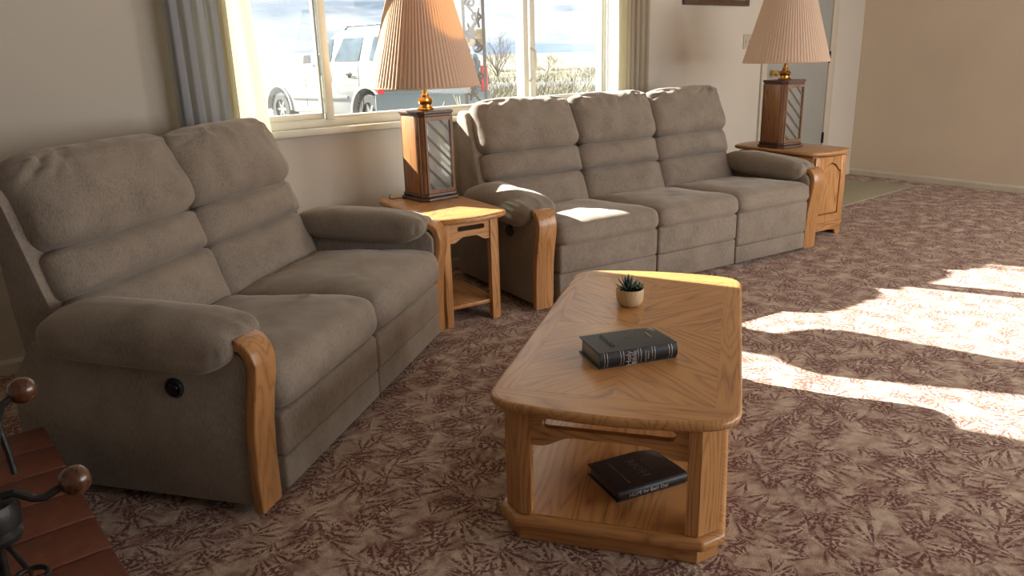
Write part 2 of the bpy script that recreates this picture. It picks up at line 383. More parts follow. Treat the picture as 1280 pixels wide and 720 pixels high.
b = nb(); box(b, 2.04, 3.445, F0+.01, F1-.02, 1.005, 1.018, .003); obj('glazing_bead', b, M_VINYL, win)
for x0, x1, y, m in ((1.37, 1.99, WY+.055, M_GLASSD), (2.04, 3.445, WY+.06, M_GLASS), (3.555, 3.92, WY+.05, M_GLASS), (3.92, 4.195, WY+.05, M_GLASSD)):
    b = nb(); box(b, x0, x1, y-.0015, y+.0015, 1.015, WZ1-.05); obj('glass_pane', b, m, win, smooth=False)
# latch
b = nb(); tube(b, [(3.503, WY+.03, 1.14), (3.503, WY-.015, 1.17), (3.505, WY-.03, 1.25), (3.515, WY-.015, 1.33), (3.515, WY+.03, 1.35)], .009, 8)
obj('pull_handle', b, M_VINYL, win)
# window sill board
b = nb(); box(b, 1.22, 4.32, WY-.07, WY+.03, .927, .962, .006); struct(obj('trim_1', b, M_VINYL))
# unseen rear window frame, added to go with the rear fill light
b = nb()
for a in ((2.8, 6.4, .75, .80), (2.8, 6.4, 2.2, 2.25), (2.8, 2.85, .8, 2.2), (6.35, 6.4, .8, 2.2), (4.575, 4.625, .8, 2.2)): box(b, a[0], a[1], -3.46, -3.40, a[2], a[3])
struct(obj('added_window_2', b, M_VINYL, smooth=False))
# ---- entry door
door = thing('door_1', '', ''); del door['label']; del door['category']; door['kind'] = 'structure'
b = nb(); box(b, 6.26, 7.30, WY-.012, WY+.03, .01, 2.05, .003); obj('door_panel', b, M_DOOR, door)
b = nb(); box(b, 6.17, 6.25, WY-.02, WY+.01, 0, 2.12, .004); box(b, 7.31, 7.42, WY-.02, WY+.01, 0, 2.12, .004); box(b, 6.17, 7.42, WY-.02, WY+.01, 2.06, 2.13, .004)
obj('door_casing', b, plain('tan_painted_casing', (.56, .49, .39), .5, noise_amt=.03, nscale=8), door)
for z in (.436, 1.20, 1.85):
    b = nb(); box(b, 7.292, 7.318, WY-.022, WY-.008, z-.05, z+.05, .003); tube(b, [(7.305, WY-.024, z-.052), (7.305, WY-.024, z+.052)], .007, 8); obj('hinge', b, M_IRON, door)
for z in (1.085,):
    for x in (6.33,):
        b = nb(); lathe(b, [(.0, 0), (.033, 0), (.033, .006), (.014, .01), (.012, .03), (.027, .04), (.031, .055), (.026, .068), (0, .072)], 20, M=Matrix.Translation((x, WY-.012, z)) @ Matrix.Rotation(rad(90), 4, 'X'))
        obj('door_knob', b, M_BRASS, door)
# ---- brick fireplace side wall stays out of view; raised hearth in view
HZ = .28
h = thing('brick_hearth', 'low raised hearth paved with dark red clay tiles at the left edge', 'hearth', (-.55, .9, 0))
b = nb(); box(b, 0, .79, -2.2, 1.64, 0, HZ-.016); obj('hearth_base', b, M_GROUT, h, smooth=False)
tw, tp = .388, .161
tb = nb(); box(tb, -tw/2, tw/2, -.0775, .0775, -.016, .006, .005, 2)
first = None
for c in range(2):
    for r in range(18):
        y = 1.648-.08-r*tp
        if first is None: first = obj('tile', tb, M_TILE, h); o = first
        else: o = first.copy(); COL.objects.link(o); o.parent = h
        o.location = (.797-tw/2-c*(tw+.008), y, HZ-.006+.0008*sin(r*7.1+c)); 
# ================================================================== picture, switch, rug
p = thing('framed_picture', 'dark-framed picture hanging on the wall above the right end of the sofa', 'picture', (5.48, WY, 1.64))
b = nb(); prism(b, [(0, 0), (-.022, 0), (-.026, .02), (-.016, .045), (0, .045)], -.41, .41, 'yz')
for s in (-1, 1): box(b, s*.41-.022, s*.41+.022, -.025, 0, 0, .6, .004)
box(b, -.41, .41, -.025, 0, .56, .6, .004); obj('picture_frame', b, M_LAMPD, p)
b = nb(); box(b, -.39, .39, -.008, -.002, .03, .57); obj('picture_sheet', b, plain('faded_print', (.35, .33, .25), .5, noise_amt=.5, nscale=4), p, smooth=False)
sw = thing('light_switch', 'beige light switch plate on the wall behind the right lamp shade', 'light switch', (5.94, WY, 1.36))
b = nb(); box(b, -.058, .058, -.007, 0, -.06, .06, .003); obj('switch_plate', b, plain('beige_plate', (.48, .42, .32), .5), sw)
for s in (-.023, .023):
    b = nb(); box(b, s-.005, s+.005, -.016, -.006, -.012, .012, .002); obj('toggle', b, M_TRIMW, sw)
b = nb(); prism(b, [(6.18, 3.12), (7.55, 3.11), (7.50, 3.86), (6.2, 3.87)], .001, .014, bv=.004)
tag(obj('door_mat', b, plain('olive_beige_mat', (.36, .32, .22), .95, nscale=120, bmp=.6)), 'flat olive beige mat on the carpet in front of the entry door', 'door mat')
# ================================================================== drapes
def drape(bm, x0, x1, y, z0, z1, amp, folds, flare=0, n=120, ph=0, thick=.004, seed=1, m=24):
    rows = []
    for j in range(m+1):
        t = j/m; z = z1+(z0-z1)*t; row = []
        for i in range(n+1):
            s = i/n; x = x0+(x1-x0)*s+flare*s*t*t
            a = amp*(.65+.35*t)*(1+.35*sin(seed+s*5.1))
            yy = y+a*sin(2*pi*folds*s+ph+.35*sin(3*t+seed))+.25*a*sin(4*pi*folds*s+seed)
            row.append(bm.verts.new((x+.3*a*cos(2*pi*folds*s+ph), yy, z)))
        rows.append(row)
    for a, b_ in zip(rows, rows[1:]):
        for i in range(n): bm.faces.new((a[i], a[i+1], b_[i+1], b_[i]))
M_DRAPE = cloth_mat('blue_grey_drape', (.33, .355, .41), (.52, .47, .38), .35)
M_LINING = cloth_mat('ivory_lining', (.56, .51, .36), (.60, .52, .28), .40)
M_DRAPE2 = cloth_mat('beige_drape', (.42, .38, .32), (.60, .50, .33), .4)
M_LACE = cloth_mat('sheer_lace', (.85, .85, .84), (.9, .9, .88), .5, .45)
d = thing('window_drape', 'blue grey floor-length drape with ivory lining left of the window', 'curtain', (1.2, WY-.1, 0), group='drapes')
b = nb(); drape(b, -.015, .268, 0, .04, 2.28, .026, 4.5, ph=1.2); obj('drape_panel', b, M_DRAPE, d, ang=180)
b = nb(); drape(b, .205, .378, .005, .04, 2.28, .014, 1.5, flare=.14, ph=.6); obj('lining', b, M_LINING, d, ang=180)
d = thing('window_drape', 'beige floor-length drape with ivory edge right of the window', 'curtain', (4.215, WY-.1, 0), group='drapes')
b = nb(); drape(b, .12, .33, 0, .04, 2.28, .020, 3.5, ph=1.2); obj('drape_panel', b, M_DRAPE2, d, ang=180)
b = nb(); drape(b, .02, .13, .0, .04, 2.28, .014, 1.5, ph=.6); obj('lining', b, M_LINING, d, ang=180)
b = nb(); drape(b, 4.115, 4.225, WY-.095, 1.0, 2.26, .012, 4, ph=.3); tag(obj('sheer_curtain', b, M_LACE, ang=180), 'narrow white lace sheer hanging inside the right window drape', 'sheer curtain')
b = nb(); tube(b, [(1.12, WY-.1, 2.3), (4.75, WY-.1, 2.3)], .012, 10); tag(obj('curtain_rod', b, M_BRASS), 'long brass rod holding the window drapes', 'curtain rod')
for x in (1.14, 4.73):
    pass

# ================================================================== upholstery
def pillow(bm, c, U, T, Nn, hu, ht, hn, a=5.0, bb=2.6, g=22, folds=(), lump=.004, seed=0, arch=0.0, sag=0.0, backflat=1.0):
    """soft rounded cushion; U,T in-plane axes, Nn outward normal"""
    b = nb(); U = Vector(U).normalized(); T = Vector(T).normalized(); Nn = Vector(Nn).normalized(); c = Vector(c)
    vs = {}
    def V(i, j, k):
        key = (i, j, k)
        if key in vs: return vs[key]
        x, y, z = (2*i/g-1, 2*j/g-1, 2*k/g-1)
        # slightly concentrate samples near edges
        x, y, z = [math.sin(q*pi/2)*.45+q*.55 for q in (x, y, z)]
        inpl = (abs(x)**a+abs(y)**a)**(1/a)
        s = (inpl**bb+abs(z)**bb)**(1/bb)
        x, y, z = x/s, y/s, z/s
        d = 0.0
        for (x0, y0, x1, y1, amp, w) in folds:
            dx, dy = x1-x0, y1-y0; L2 = dx*dx+dy*dy; t = max(0, min(1, ((x-x0)*dx+(y-y0)*dy)/L2))
            ds = ((x-x0-dx*t)*hu)**2+((y-y0-dy*t)*ht)**2
            d += amp*math.exp(-ds/(w*w))*(sin(pi*min(1, t*.9+.1))+.15)
        P = Vector((x*hu*3+seed*3.1, y*ht*3+seed, z*hn*3))
        d += lump*noise.noise(P*2.2)+lump*.4*noise.noise(P*6)
        d -= sag*(1-x*x)*(1-y*y)*(1 if z > 0 else 0)
        zz = z if z > 0 else z*backflat
        w = c+U*(x*hu)+T*(y*ht+arch*(1-x*x)*(1 if y < 0 else .6))+Nn*(zz*hn)
        nd = (U*(x/hu)*.3+T*(y/ht)*.3+Nn*(z/hn)).normalized() if z > -.2 else Vector((0, 0, 0))
        v = b.verts.new(w+nd*d); vs[key] = v; return v
    for i in range(g):
        for j in range(g):
            for quad in (((i, j, g), (i+1, j, g), (i+1, j+1, g), (i, j+1, g)), ((i, j, 0), (i, j+1, 0), (i+1, j+1, 0), (i+1, j, 0)),
                         ((0, i, j), (0, i, j+1), (0, i+1, j+1), (0, i+1, j)), ((g, i, j), (g, i+1, j), (g, i+1, j+1), (g, i, j+1)),
                         ((i, 0, j), (i+1, 0, j), (i+1, 0, j+1), (i, 0, j+1)), ((i, g, j), (i, g, j+1), (i+1, g, j+1), (i+1, g, j))):
                b.faces.new([V(*q) for q in quad])
    merge(bm, b)
def folds_head(rng, k=6):
    out = []
    for i in range(k):
        x = rng.uniform(-.8, .9); out.append((x, .80, x-rng.uniform(.0, .35), rng.uniform(.0, .45), rng.choice((-1, 1))*rng.uniform(.009, .016), rng.uniform(.010, .019)))
    for s in (-1, 1):
        out.append((s*.90, .72, s*.55, .45, .010, .014)); out.append((s*.90, .50, s*.60, .60, -.009, .013)); out.append((s*.80, .80, s*.35, .66, -.009, .014))
    return out
def folds_seat(rng, k=7):
    out = []
    for i in range(k):
        y = rng.uniform(-.6, .8); x = rng.uniform(-.4, .9)
        out.append((x, y, x-rng.uniform(.3, .7), y-rng.uniform(-.3, .5), rng.choice((-1, 1))*rng.uniform(.0015, .0035), rng.uniform(.009, .016)))
    return out
def recliner(name, label, loc, rot, edges, width, depth, seat_low, seed, crease2, base_z=.035, knobs=(True, False)):
    rng = random.Random(seed)
    t = thing(name, label, 'sofa', (loc[0], loc[1], 0), rot)
    Lf, Rt = edges[0], edges[-1]
    # dark dust cover / base
    b = nb(); box(b, .06, width-.06, .06, depth-.10, 0 if width > 2 else .004, .06); obj('base', b, M_DUST, t, smooth=False)
    # arms
    for s in (0, 1):
        X = (lambda u: u) if s == 0 else (lambda u: width-u)
        prof = [(.012, base_z), (.012, .20), (.004, .32), (-.010, .42), (-.010, .48), (.02, .512), (.08, .525), (.60, .545), (.76, .49), (.86, .36), (.88, .20), (.87, base_z)]
        b = nb(); prism(b, fillet(prof, .04, 3), min(X(0), X(.125)), max(X(0), X(.125)), 'yz', .012, 2); obj('arm_side', b, M_FAB, t)
        # bentwood front post
        path = [(.010, base_z-.02), (.008, .14), (.001, .26), (-.012, .35), (-.026, .42), (-.030, .47), (-.020, .508), (-.002, .530), (.022, .538)]
        pth = []
        for i in range(len(path)-1):
            for k in range(3):
                q = k/3; pth.append((path[i][0]*(1-q)+path[i+1][0]*q, path[i][1]*(1-q)+path[i+1][1]*q))
        pth.append(path[-1])
        outer, inner = [], []
        for i, pt in enumerate(pth):
            a = Vector(pth[max(0, i-1)]); c = Vector(pth[min(len(pth)-1, i+1)]); dd = (c-a).normalized(); nn = Vector((-dd.y, dd.x))
            if nn.x > 0: nn = -nn
            outer.append(tuple(Vector(pt)+nn*.014)); inner.append(tuple(Vector(pt)-nn*.018))
        u0, u1 = X(-.006), X(.106)
        b = nb(); prism(b, outer+inner[::-1], min(u0, u1), max(u0, u1), 'yz', .006, 2); obj('wooden_arm_post', b, M_TRIM, t, ang=50)
        # arm pad
        fl = []
        for k in range(7):
            yy = -.9+k*.3; fl.append((yy, -1.0, yy*.97, -.84, .004 if k % 2 else -.004, .008))
        ov = .085 if s else .060; hw_ = .10 if s else .120
        b = nb(); pillow(b, (X(ov), .352, .537), (-1 if s else 1, 0, 0), (0, 1, .03), (0, 0, 1), hw_, .352, .082, 6, 2.7, 26, fl, .006, seed+s, arch=0.0)
        for v in b.verts:   # outer side droops
            uu = v.co.x if s == 0 else width-v.co.x
            if uu < .06: v.co.z -= (.06-uu)*.22
        for v in b.verts:
            if v.co.y < .16: v.co.y += max(0, 0.60-v.co.z)*.28*min(1, (.16-v.co.y)/.12)
        obj('arm_pad', b, M_FAB, t, ang=180)
    # recline buttons
    for s in (0, 1):
        if knobs[s]:
            x = 0 if s == 0 else width
            b = nb(); lathe(b, [(0, -.002), (.031, -.002), (.033, .006), (.027, .013), (.024, .009), (.018, .009), (.016, .014), (0, .015)], 28,
                            M=Matrix.Translation((x, .245, .385 if width < 2 else .405)) @ Matrix.Rotation(rad(-90 if s == 0 else 90), 4, 'Y')); obj('recline_button', b, M_BLACK, t)
    # back shell
    dp = depth; pr_ = [(.66, .30), (.715, .52), (.85, .95), (.875, .99), (dp-.035, 1.0), (dp-.01, .95), (dp-.03, .55), (dp-.08, .08), (.62, .08)]
    b = nb(); prism(b, fillet(pr_, .03, 3), Lf-.045, Rt+.045, 'yz', .022, 3)
    o = obj('back_frame', b, M_FAB, t)
    for i in range(len(edges)-1):
        x0, x1 = edges[i], edges[i+1]; xc = (x0+x1)/2; hu = (x1-x0)/2+.004
        T = Vector((0, .22, .60)).normalized(); Nn = Vector((0, -.60, .22)).normalized(); U = (1, 0, 0)
        def cpt(tt, off): 
            base = Vector((xc, .615, .395)); return base+T*tt+Nn*off
        Lb = .66*1.0
        # lower / middle / head
        b = nb(); pillow(b, cpt(.100, -.052), U, T, Nn, hu+.005, .128, .112, 9, 2.7, 22, [(-.9, .9, -.5, .1, .005, .02)], .006, seed+i*7+1); obj('lower_back_cushion', b, M_FAB, t, ang=180)
        b = nb(); pillow(b, cpt(.300, -.042), U, T, Nn, hu+.005, .086, .118, 9, 2.5, 22, [(-.9, .7, -.3, 0, .004, .02)], .006, seed+i*7+2); obj('middle_back_cushion', b, M_FAB, t, ang=180)
        Th = Vector((0, .30, .57)).normalized(); Nh = Vector((0, -.57, .30)).normalized()
        b = nb(); pillow(b, Vector((xc, .825, .892)), U, Th, Nh, hu+.006, .172, .135, 6, 2.6, 34, folds_head(rng), .010, seed+i*7+3); 
        obj('headrest_cushion', b, M_FAB, t, ang=180)
        # seat
        zt, zb = .455, seat_low
        b = nb(); pillow(b, (xc, .308, .352+(.02 if seat_low > .25 else -.01)), (1, 0, 0), (0, 1, -.05), (0, 0, 1), hu+.004, .350, .098, 12, 3.6, 32, folds_seat(rng, 12 if seat_low < .25 else 6), .006, seed+i*7+4)
        zs = [v.co.z for v in b.verts]; z0_, z1_ = min(zs), max(zs)
        for v in b.verts:   # waterfall front drops to the footrest seam
            k = max(0.0, min(1.0, (.14-v.co.y)/.13)); k = k*k*(3-2*k)
            zn = zb+(v.co.z-z0_)*(z1_-zb)/(z1_-z0_); v.co.z += (zn-v.co.z)*k
            if k > .5 and v.co.z < z1_-.06: v.co.y -= .008*min(1, (z1_-.06-v.co.z)/.05)*(k-.5)*2*(1 if v.co.z > zb+.03 else .6)
        obj('seat_cushion', b, M_FAB, t, ang=180)
        # footrest and valance
        b = nb(); box(b, x0+.004, x1-.004, -.022, .30, crease2[i], seat_low+.05, .018, 4); obj('footrest_panel', b, M_FAB, t)
        b = nb(); box(b, x0+.004, x1-.004, -.016, .30, base_z-.01, crease2[i]-.002, .010, 3); obj('front_rail', b, M_FAB, t)
    return t
_ls = recliner('loveseat', 'two-seat taupe velour reclining loveseat at the left with oak arm fronts', (.695, 2.037), 35.6, (.125, .862, 1.60), 1.70, .915, .205, 11, (.105, .105), .0)
_ls.location.z = .0396; _ls.scale = (.97, .97, .97)
b = nb()
for fx in (.12, 1.58):
    for fy in (.12, .75):
        b = nb(); lathe(b, [(0, -.0408), (.025, -.0408), (.022, .01), (0, .01)], 16, (fx, fy, 0)); obj('foot', b, M_DUST, _ls)
recliner('sofa', 'three-seat taupe velour reclining sofa under the window between the two lamps', (2.56, 2.89), -8.1, (.135, .83, 1.475, 2.135), 2.25, 1.0, .295, 29, (.19, .185, .135), .035)

# ================================================================== coffee table
def slot_apron(bm, x0, x1, zt, zb_end, zb_mid, y0, y1, sx0, sx1, sz0, sz1, run=.10):
    """apron board with pull slot and a scalloped lower edge: built of upper, lower, left and right pieces around the slot"""
    n = 28; lo = []
    for i in range(n+1):
        x = x0+(x1-x0)*i/n; d = min(x-x0, x1-x)
        k = 0 if d < run*.35 else (1 if d > run*1.25 else .5-.5*cos(pi*(d-run*.35)/(run*.9)))
        lo.append((x, zb_end+(zb_mid-zb_end)*k))
    r = (sz1-sz0)/2; cz = (sz0+sz1)/2
    left = [(sx0+r-r*sin(a), cz-r*cos(a)) for a in [pi*k/8 for k in range(9)]]      # bottom -> top
    right = [(sx1-r+r*sin(a), cz-r*cos(a)) for a in [pi*k/8 for k in range(9)]]
    top = [(x0, cz)]+[(left[4][0], cz)]+left[5:]+right[:3:-1]+[(x1, cz), (x1, zt), (x0, zt)]
    top = [(x0, cz), (left[4][0], cz)]+left[5:]+right[:4:-1]+[(right[4][0], cz), (x1, cz), (x1, zt), (x0, zt)]
    bot = lo+[(x1, cz), (right[4][0], cz)]+right[3::-1]+left[:4]+[(left[4][0], cz), (x0, cz)]
    b = nb(); prism(b, top, y0, y1, 'xz'); merge(bm, b)
    b = nb(); prism(b, bot, y0, y1, 'xz'); merge(bm, b)
ct = thing('coffee_table', 'honey oak coffee table with bowed ends and lower shelf in the middle of the carpet', 'coffee table', (0, 0, 0), 34-90)
_a = rad(34); _s, _w = 2.45, .283
ct.location = (_s*cos(_a)-_w*sin(_a), _s*sin(_a)+_w*cos(_a), 0)
# local: y = along the table (far end +), x = across (right -> left of frame w is -x)
HL, HW, BOW = .650, .337, .045
out = bowed(HL, HW, BOW, .085)
b = nb(); prism(b, out, .402, .4292, bv=.0115, seg=4); obj('tabletop', b, M_OAKY, ct)
ins = inset(out, .0125)
IL, IW = .575, .272
parts = [('end_border', clip(ins, 0, 1, -IL), M_OAKX), ('end_border', clip(ins, 0, -1, -IL), M_OAKX)]
mid = clip(clip(ins, 0, 1, IL), 0, -1, IL)
parts += [('side_border', clip(mid, 1, 0, -IW), M_OAKY), ('side_border', clip(mid, -1, 0, -IW), M_OAKY)]
inner = clip(clip(mid, 1, 0, IW), -1, 0, IW)
for sx in (-1, 1):
    for sy in (-1, 1):
        parts.append(('veneer_panel', clip(clip(inner, sx, 0, 0), 0, sy, 0), M_OAKA if sx*sy > 0 else M_OAKB))
for nm, pts, m in parts:
    b = nb(); prism(b, inset(pts, .0004), .4288, .4298); obj(nm, b, m, ct, smooth=False)
PL, PW, CH = .648, .300, .052
def octo(pl, pw, ch): return [(-pw+ch, -pl), (pw-ch, -pl), (pw, -pl+ch), (pw, pl-ch), (pw-ch, pl), (-pw+ch, pl), (-pw, pl-ch), (-pw, -pl+ch)]
b = nb(); prism(b, octo(PL-.004, PW-.004, CH), 0, .044, bv=.003, seg=1); obj('plinth', b, M_OAKX, ct)
b = nb(); prism(b, fillet(octo(PL+.014, PW+.014, CH+.004), .02, 4), .044, .080, bv=.014, seg=4); obj('shelf_moulding', b, M_OAKX, ct)
b = nb(); prism(b, octo(PL-.012, PW-.012, CH), .079, .0825); obj('shelf', b, oak('shelf_oak', 'y', scale=.7), ct, smooth=False)
for sx in (-1, 1):
    for sy in (-1, 1):
        pts = [(.086, 0), (CH, 0), (0, CH), (0, .105), (.03, .105), (.086, .03)]
        P = [(sx*(PW-.004-x), sy*(PL-.004-y)) for x, y in pts]
        b = nb(); prism(b, P, .081, .402, bv=.003, seg=1); obj('leg', b, M_OAKZ, ct, ang=30)
for sy in (-1, 1):
    y0, y1 = sorted((sy*(PL-.012), sy*(PL-.034)))
    b = nb(); slot_apron(b, -PW+.08, PW-.08, .402, .298, .330, y0, y1, -.178, .178, .352, .382, .10); obj('end_apron', b, M_OAKX, ct, ang=30)
for sx in (-1, 1):
    x0, x1 = sorted((sx*(PW-.012), sx*(PW-.032)))
    b = nb(); box(b, x0, x1, -PL+.09, PL-.09, .325, .402, .002); obj('side_apron', b, M_OAKY, ct)
for sx in (-1, 1):
    b = nb(); box(b, sx*.17-.01, sx*.17+.01, -PL+.03, PL-.03, .375, .402); obj('drawer_runner', b, M_OAKY, ct, smooth=False)

# ================================================================== end table by the loveseat
et = thing('end_table', 'open oak end table with lower shelf between loveseat and sofa', 'end table', (2.272, 3.323, 0), -8.5)
out = bowed(.355, .213, .055, .055)
b = nb(); prism(b, out, .540, .570, bv=.013, seg=4); obj('tabletop', b, M_OAKY, et)
ins = inset(out, .014)
for nm, pts, m in (('end_border', clip(ins, 0, 1, -.29), M_OAKX), ('end_border', clip(ins, 0, -1, -.29), M_OAKX), ('veneer_panel', clip(clip(clip(ins, 0, 1, .29), 0, -1, .29), 1, 0, 0), M_OAKA), ('veneer_panel', clip(clip(clip(ins, 0, 1, .29), 0, -1, .29), -1, 0, 0), M_OAKB)):
    b = nb(); prism(b, inset(pts, .0004), .5696, .5706); obj(nm, b, m, et, smooth=False)
for sx in (-1, 1):
    for sy in (-1, 1):
        pts = [(.058, 0), (.022, 0), (0, .022), (0, .058), (.035, .058), (.058, .035)]
        P = [(sx*(.172-x), sy*(.332-y)) for x, y in pts]
        b = nb(); prism(b, P, 0, .540, bv=.002, seg=1); obj('leg', b, M_OAKZ, et, ang=30)
for sy in (-1, 1):
    y0, y1 = sorted((sy*.325, sy*.307)); b = nb(); slot_apron(b, -.118, .118, .540, .432, .458, y0, y1, -.070, .085, .487, .512, .07); obj('end_apron', b, M_OAKX, et, ang=30)
for sx in (-1, 1):
    x0, x1 = sorted((sx*.165, sx*.147)); b = nb(); box(b, x0, x1, -.278, .278, .452, .540, .002); obj('side_apron', b, M_OAKY, et)
b = nb(); box(b, -.155, .155, -.315, .315, .085, .105, .004); obj('shelf', b, M_OAKY, et)

# ================================================================== end cabinet at the right
cb = thing('end_cabinet', 'oak end cabinet with arched panel door beside the right end of the sofa', 'cabinet', (5.22, 3.05, 0), -8.5)
out = bowed(.350, .222, .055, .055)
b = nb(); prism(b, out, .585, .612, bv=.012, seg=4); obj('cabinet_top', b, M_OAKY, cb)
b = nb(); box(b, -.172, .176, -.335, .33, .09, .572, .003); box(b, -.15, .155, -.31, .3, .572, .586); obj('cabinet_body', b, M_OAKZ, cb)
b = nb(); box(b, -.185, .192, -.350, .34, .075, .098, .006); obj('base_moulding', b, M_OAKX, cb)
b = nb()
n = 16; pts = [(-.178+.356*i/n, (0 if (i < 3 or i > n-3) else .03+.01*sin(pi*i/n))) for i in range(n+1)]
prism(b, [(.178, .076), (-.178, .076)]+pts, -.343, -.325, 'xz'); box(b, -.178, -.160, -.33, .33, 0, .076); box(b, .160, .178, -.33, .33, 0, .076); box(b, -.178, .178, .31, .33, 0, .076)
obj('plinth', b, M_OAKX, cb, ang=30)
dx0, dx1, dz0, dz1 = -.165, .168, .103, .568
# door: stiles and rails around an arched raised panel
arch = [(dx0+.055+(dx1-dx0-.11)*i/14, .47+.055*(max(0, sin(pi*max(0, min(1, (i/14-.12)/.76)))))**.6) for i in range(15)]
b = nb(); box(b, dx0, dx0+.055, -.357, -.336, dz0, dz1, .002); box(b, dx1-.055, dx1, -.357, -.336, dz0, dz1, .002); box(b, dx0+.055, dx1-.055, -.357, -.336, dz0, dz0+.055)
prism(b, arch+[(dx1-.055, dz1), (dx0+.055, dz1)], -.357, -.336, 'xz'); dr = obj('door', b, M_OAKZ, cb, ang=30)
pa = [(x*.96, z-.008) for x, z in arch]
b = nb(); prism(b, [(arch[0][0]+.006, dz0+.062)]+[(dx1-.061, dz0+.062)]+pa[::-1], -.354, -.338, 'xz', .006, 1); obj('raised_panel', b, oak('cabinet_panel_oak', 'z', scale=.6), dr, ang=30)
b = nb(); lathe(b, [(0, .02), (.006, .019), (.007, .012), (.004, .006), (.006, 0), (0, 0)], 12, M=Matrix.Translation((dx0+.022, -.357, .36)) @ Matrix.Rotation(rad(90), 4, 'X')); obj('door_knob', b, M_IRON, dr)

# ================================================================== table lamps
M_FROST = mixmat('frosted_glass', lambda t: smix(t, .5, sh(t, 'ShaderNodeBsdfTransparent', (.9, .95, .93)), smix(t, .35, smix(t, .5, sh(t, 'ShaderNodeBsdfDiffuse', (.50, .54, .52)), sh(t, 'ShaderNodeBsdfTranslucent', (.6, .66, .64))), sh(t, 'ShaderNodeBsdfGlossy', (.8, .85, .85), Roughness=.15))))
M_SHADE = cloth_mat('pleated_fabric', (.77, .60, .46), (.80, .50, .26), .24)
M_SHADEI = cloth_mat('shade_liner', (.85, .68, .42), (.90, .60, .28), .45)
def lamp(label, loc, rot, cord=False):
    t = thing('table_lamp', label, 'lamp', loc, rot, 'matching oak table lamps')
    def sq(h, c): return [(-h+c, -h), (h-c, -h), (h, -h+c), (h, h-c), (h-c, h), (-h+c, h), (-h, h-c), (-h, -h+c)]
    b = nb(); prism(b, sq(.128, .035), 0, .018, bv=.004); prism(b, sq(.118, .03), .018, .040, bv=.008); obj('base', b, M_LAMPD, t)
    H0, H1 = .040, .455; h = .104
    b = nb(); prism(b, sq(.110, .026), H1-.012, H1+.002, bv=.003); prism(b, sq(.116, .028), H1+.002, H1+.018, bv=.004); obj('cap', b, M_LAMPD, t)
    for s in (-1, 1):
        b = nb(); box(b, s*h-.008, s*h+.008, -h+.03, h-.03, H0, H1-.01, .002); obj('side_panel', b, M_LAMPW, t)
        b = nb()
        z0, z1 = H0, H1-.012; y = s*(h)
        X_ = h-.018
        for tri in ([(-X_, z0), (X_, z0), (X_-.008, z0+.02), (-X_+.008, z0+.02)], [(X_, z0), (X_, z1), (X_-.008, z1-.02), (X_-.008, z0+.02)], [(X_, z1), (-X_, z1), (-X_+.008, z1-.02), (X_-.008, z1-.02)], [(-X_, z1), (-X_, z0), (-X_+.008, z0+.02), (-X_+.008, z1-.02)]): prism(b, tri, y-.008, y+.008, 'xz')
        bmesh.ops.remove_doubles(b, verts=b.verts[:], dist=1e-5)
        obj('glass_frame', b, M_LAMPD2, t, smooth=False)
    for sx in (-1, 1):
        for sy in (-1, 1):
            b = nb()
            P = [(sx*(h+.006-x), sy*(h+.006-y)) for x, y in ((.036, 0), (.024, 0), (.024, .004), (.016, .008), (.008, .016), (.004, .024), (0, .024), (0, .036), (.012, .036), (.036, .012))]
            prism(b, P, H0, H1-.012); obj('corner_post', b, M_LAMPD2, t, ang=20)
    gx, z0, z1 = h-.026, H0+.02, H1-.032
    for s in (-1, 1):
        b = nb(); box(b, -gx, gx, s*(h-.002)-.0015, s*(h-.002)+.0015, z0, z1); gp = obj('glass_pane', b, M_FROST, t, smooth=False)
        for k in range(-2, 6):
            zc = z0+.04+k*.083
            # strip falling to the right, clipped to the pane
            a = [(-gx, zc+.075), (gx, zc-.075), (gx, zc-.075+.016), (-gx, zc+.075+.016)]
            a = clip(clip(a, 0, 1, z1), 0, -1, -z0)
            if len(a) < 3: continue
            b = nb(); prism(b, a, s*(h+.000)-.002, s*(h+.000)+.0022, 'xz'); obj('diagonal_strip', b, M_LAMPD, gp, smooth=False)
    zt = H1+.018
    b = nb(); lathe(b, [(0, 0), (.044, 0), (.046, .006), (.038, .014), (.027, .022), (.038, .034), (.042, .046), (.035, .058), (.019, .068), (.023, .076), (.015, .084), (.011, .12), (.016, .125), (.016, .17), (0, .17)], 32, (0, 0, zt)); obj('brass_neck', b, M_BRASS, t)
    b = nb(); lathe(b, [(0, .17), (.013, .172), (.014, .185), (.026, .215), (.030, .24), (.022, .265), (0, .275)], 20, (0, 0, zt)); obj('light_bulb', b, plain('milky_glass', (.8, .8, .78), .3), t)
    # pleated shade
    sb, st, rb, rt = .595, 1.030, .292, .168
    np_ = 84; n = np_*4; rows = []; b = nb(); m = 6
    for j in range(m+1):
        q = j/m; r = rb+(rt-rb)*q; z = sb+(st-sb)*q; amp = .0060*(1-.3*q); row = []
        for i in range(n):
            a = 2*pi*i/n; w = [0, .8, 1, .8][i % 4]*amp
            row.append(b.verts.new(((r+w)*cos(a), (r+w)*sin(a), z)))
        rows.append(row)
    for a, c in zip(rows, rows[1:]):
        for i in range(n): b.faces.new((a[i], a[(i+1) % n], c[(i+1) % n], c[i]))
    shd = obj('pleated_shade', b, M_SHADE, t, ang=180)
    b = nb(); lathe(b, [(rb-.006, sb+.006), (rt-.006, st-.004)], 64); obj('shade_liner', b, M_SHADEI, shd)
    for r, z in ((rb+.001, sb), (rt+.001, st)):
        b = nb(); tube(b, [((r)*cos(2*pi*i/72), (r)*sin(2*pi*i/72), z) for i in range(73)], .0045, 6, False); obj('shade_trim', b, M_SHADEI, shd)
    b = nb()
    for k in range(3):
        a = 2*pi*k/3; tube(b, [(0, 0, st-.02), (rt*.97*cos(a), rt*.97*sin(a), st-.004)], .002, 6)
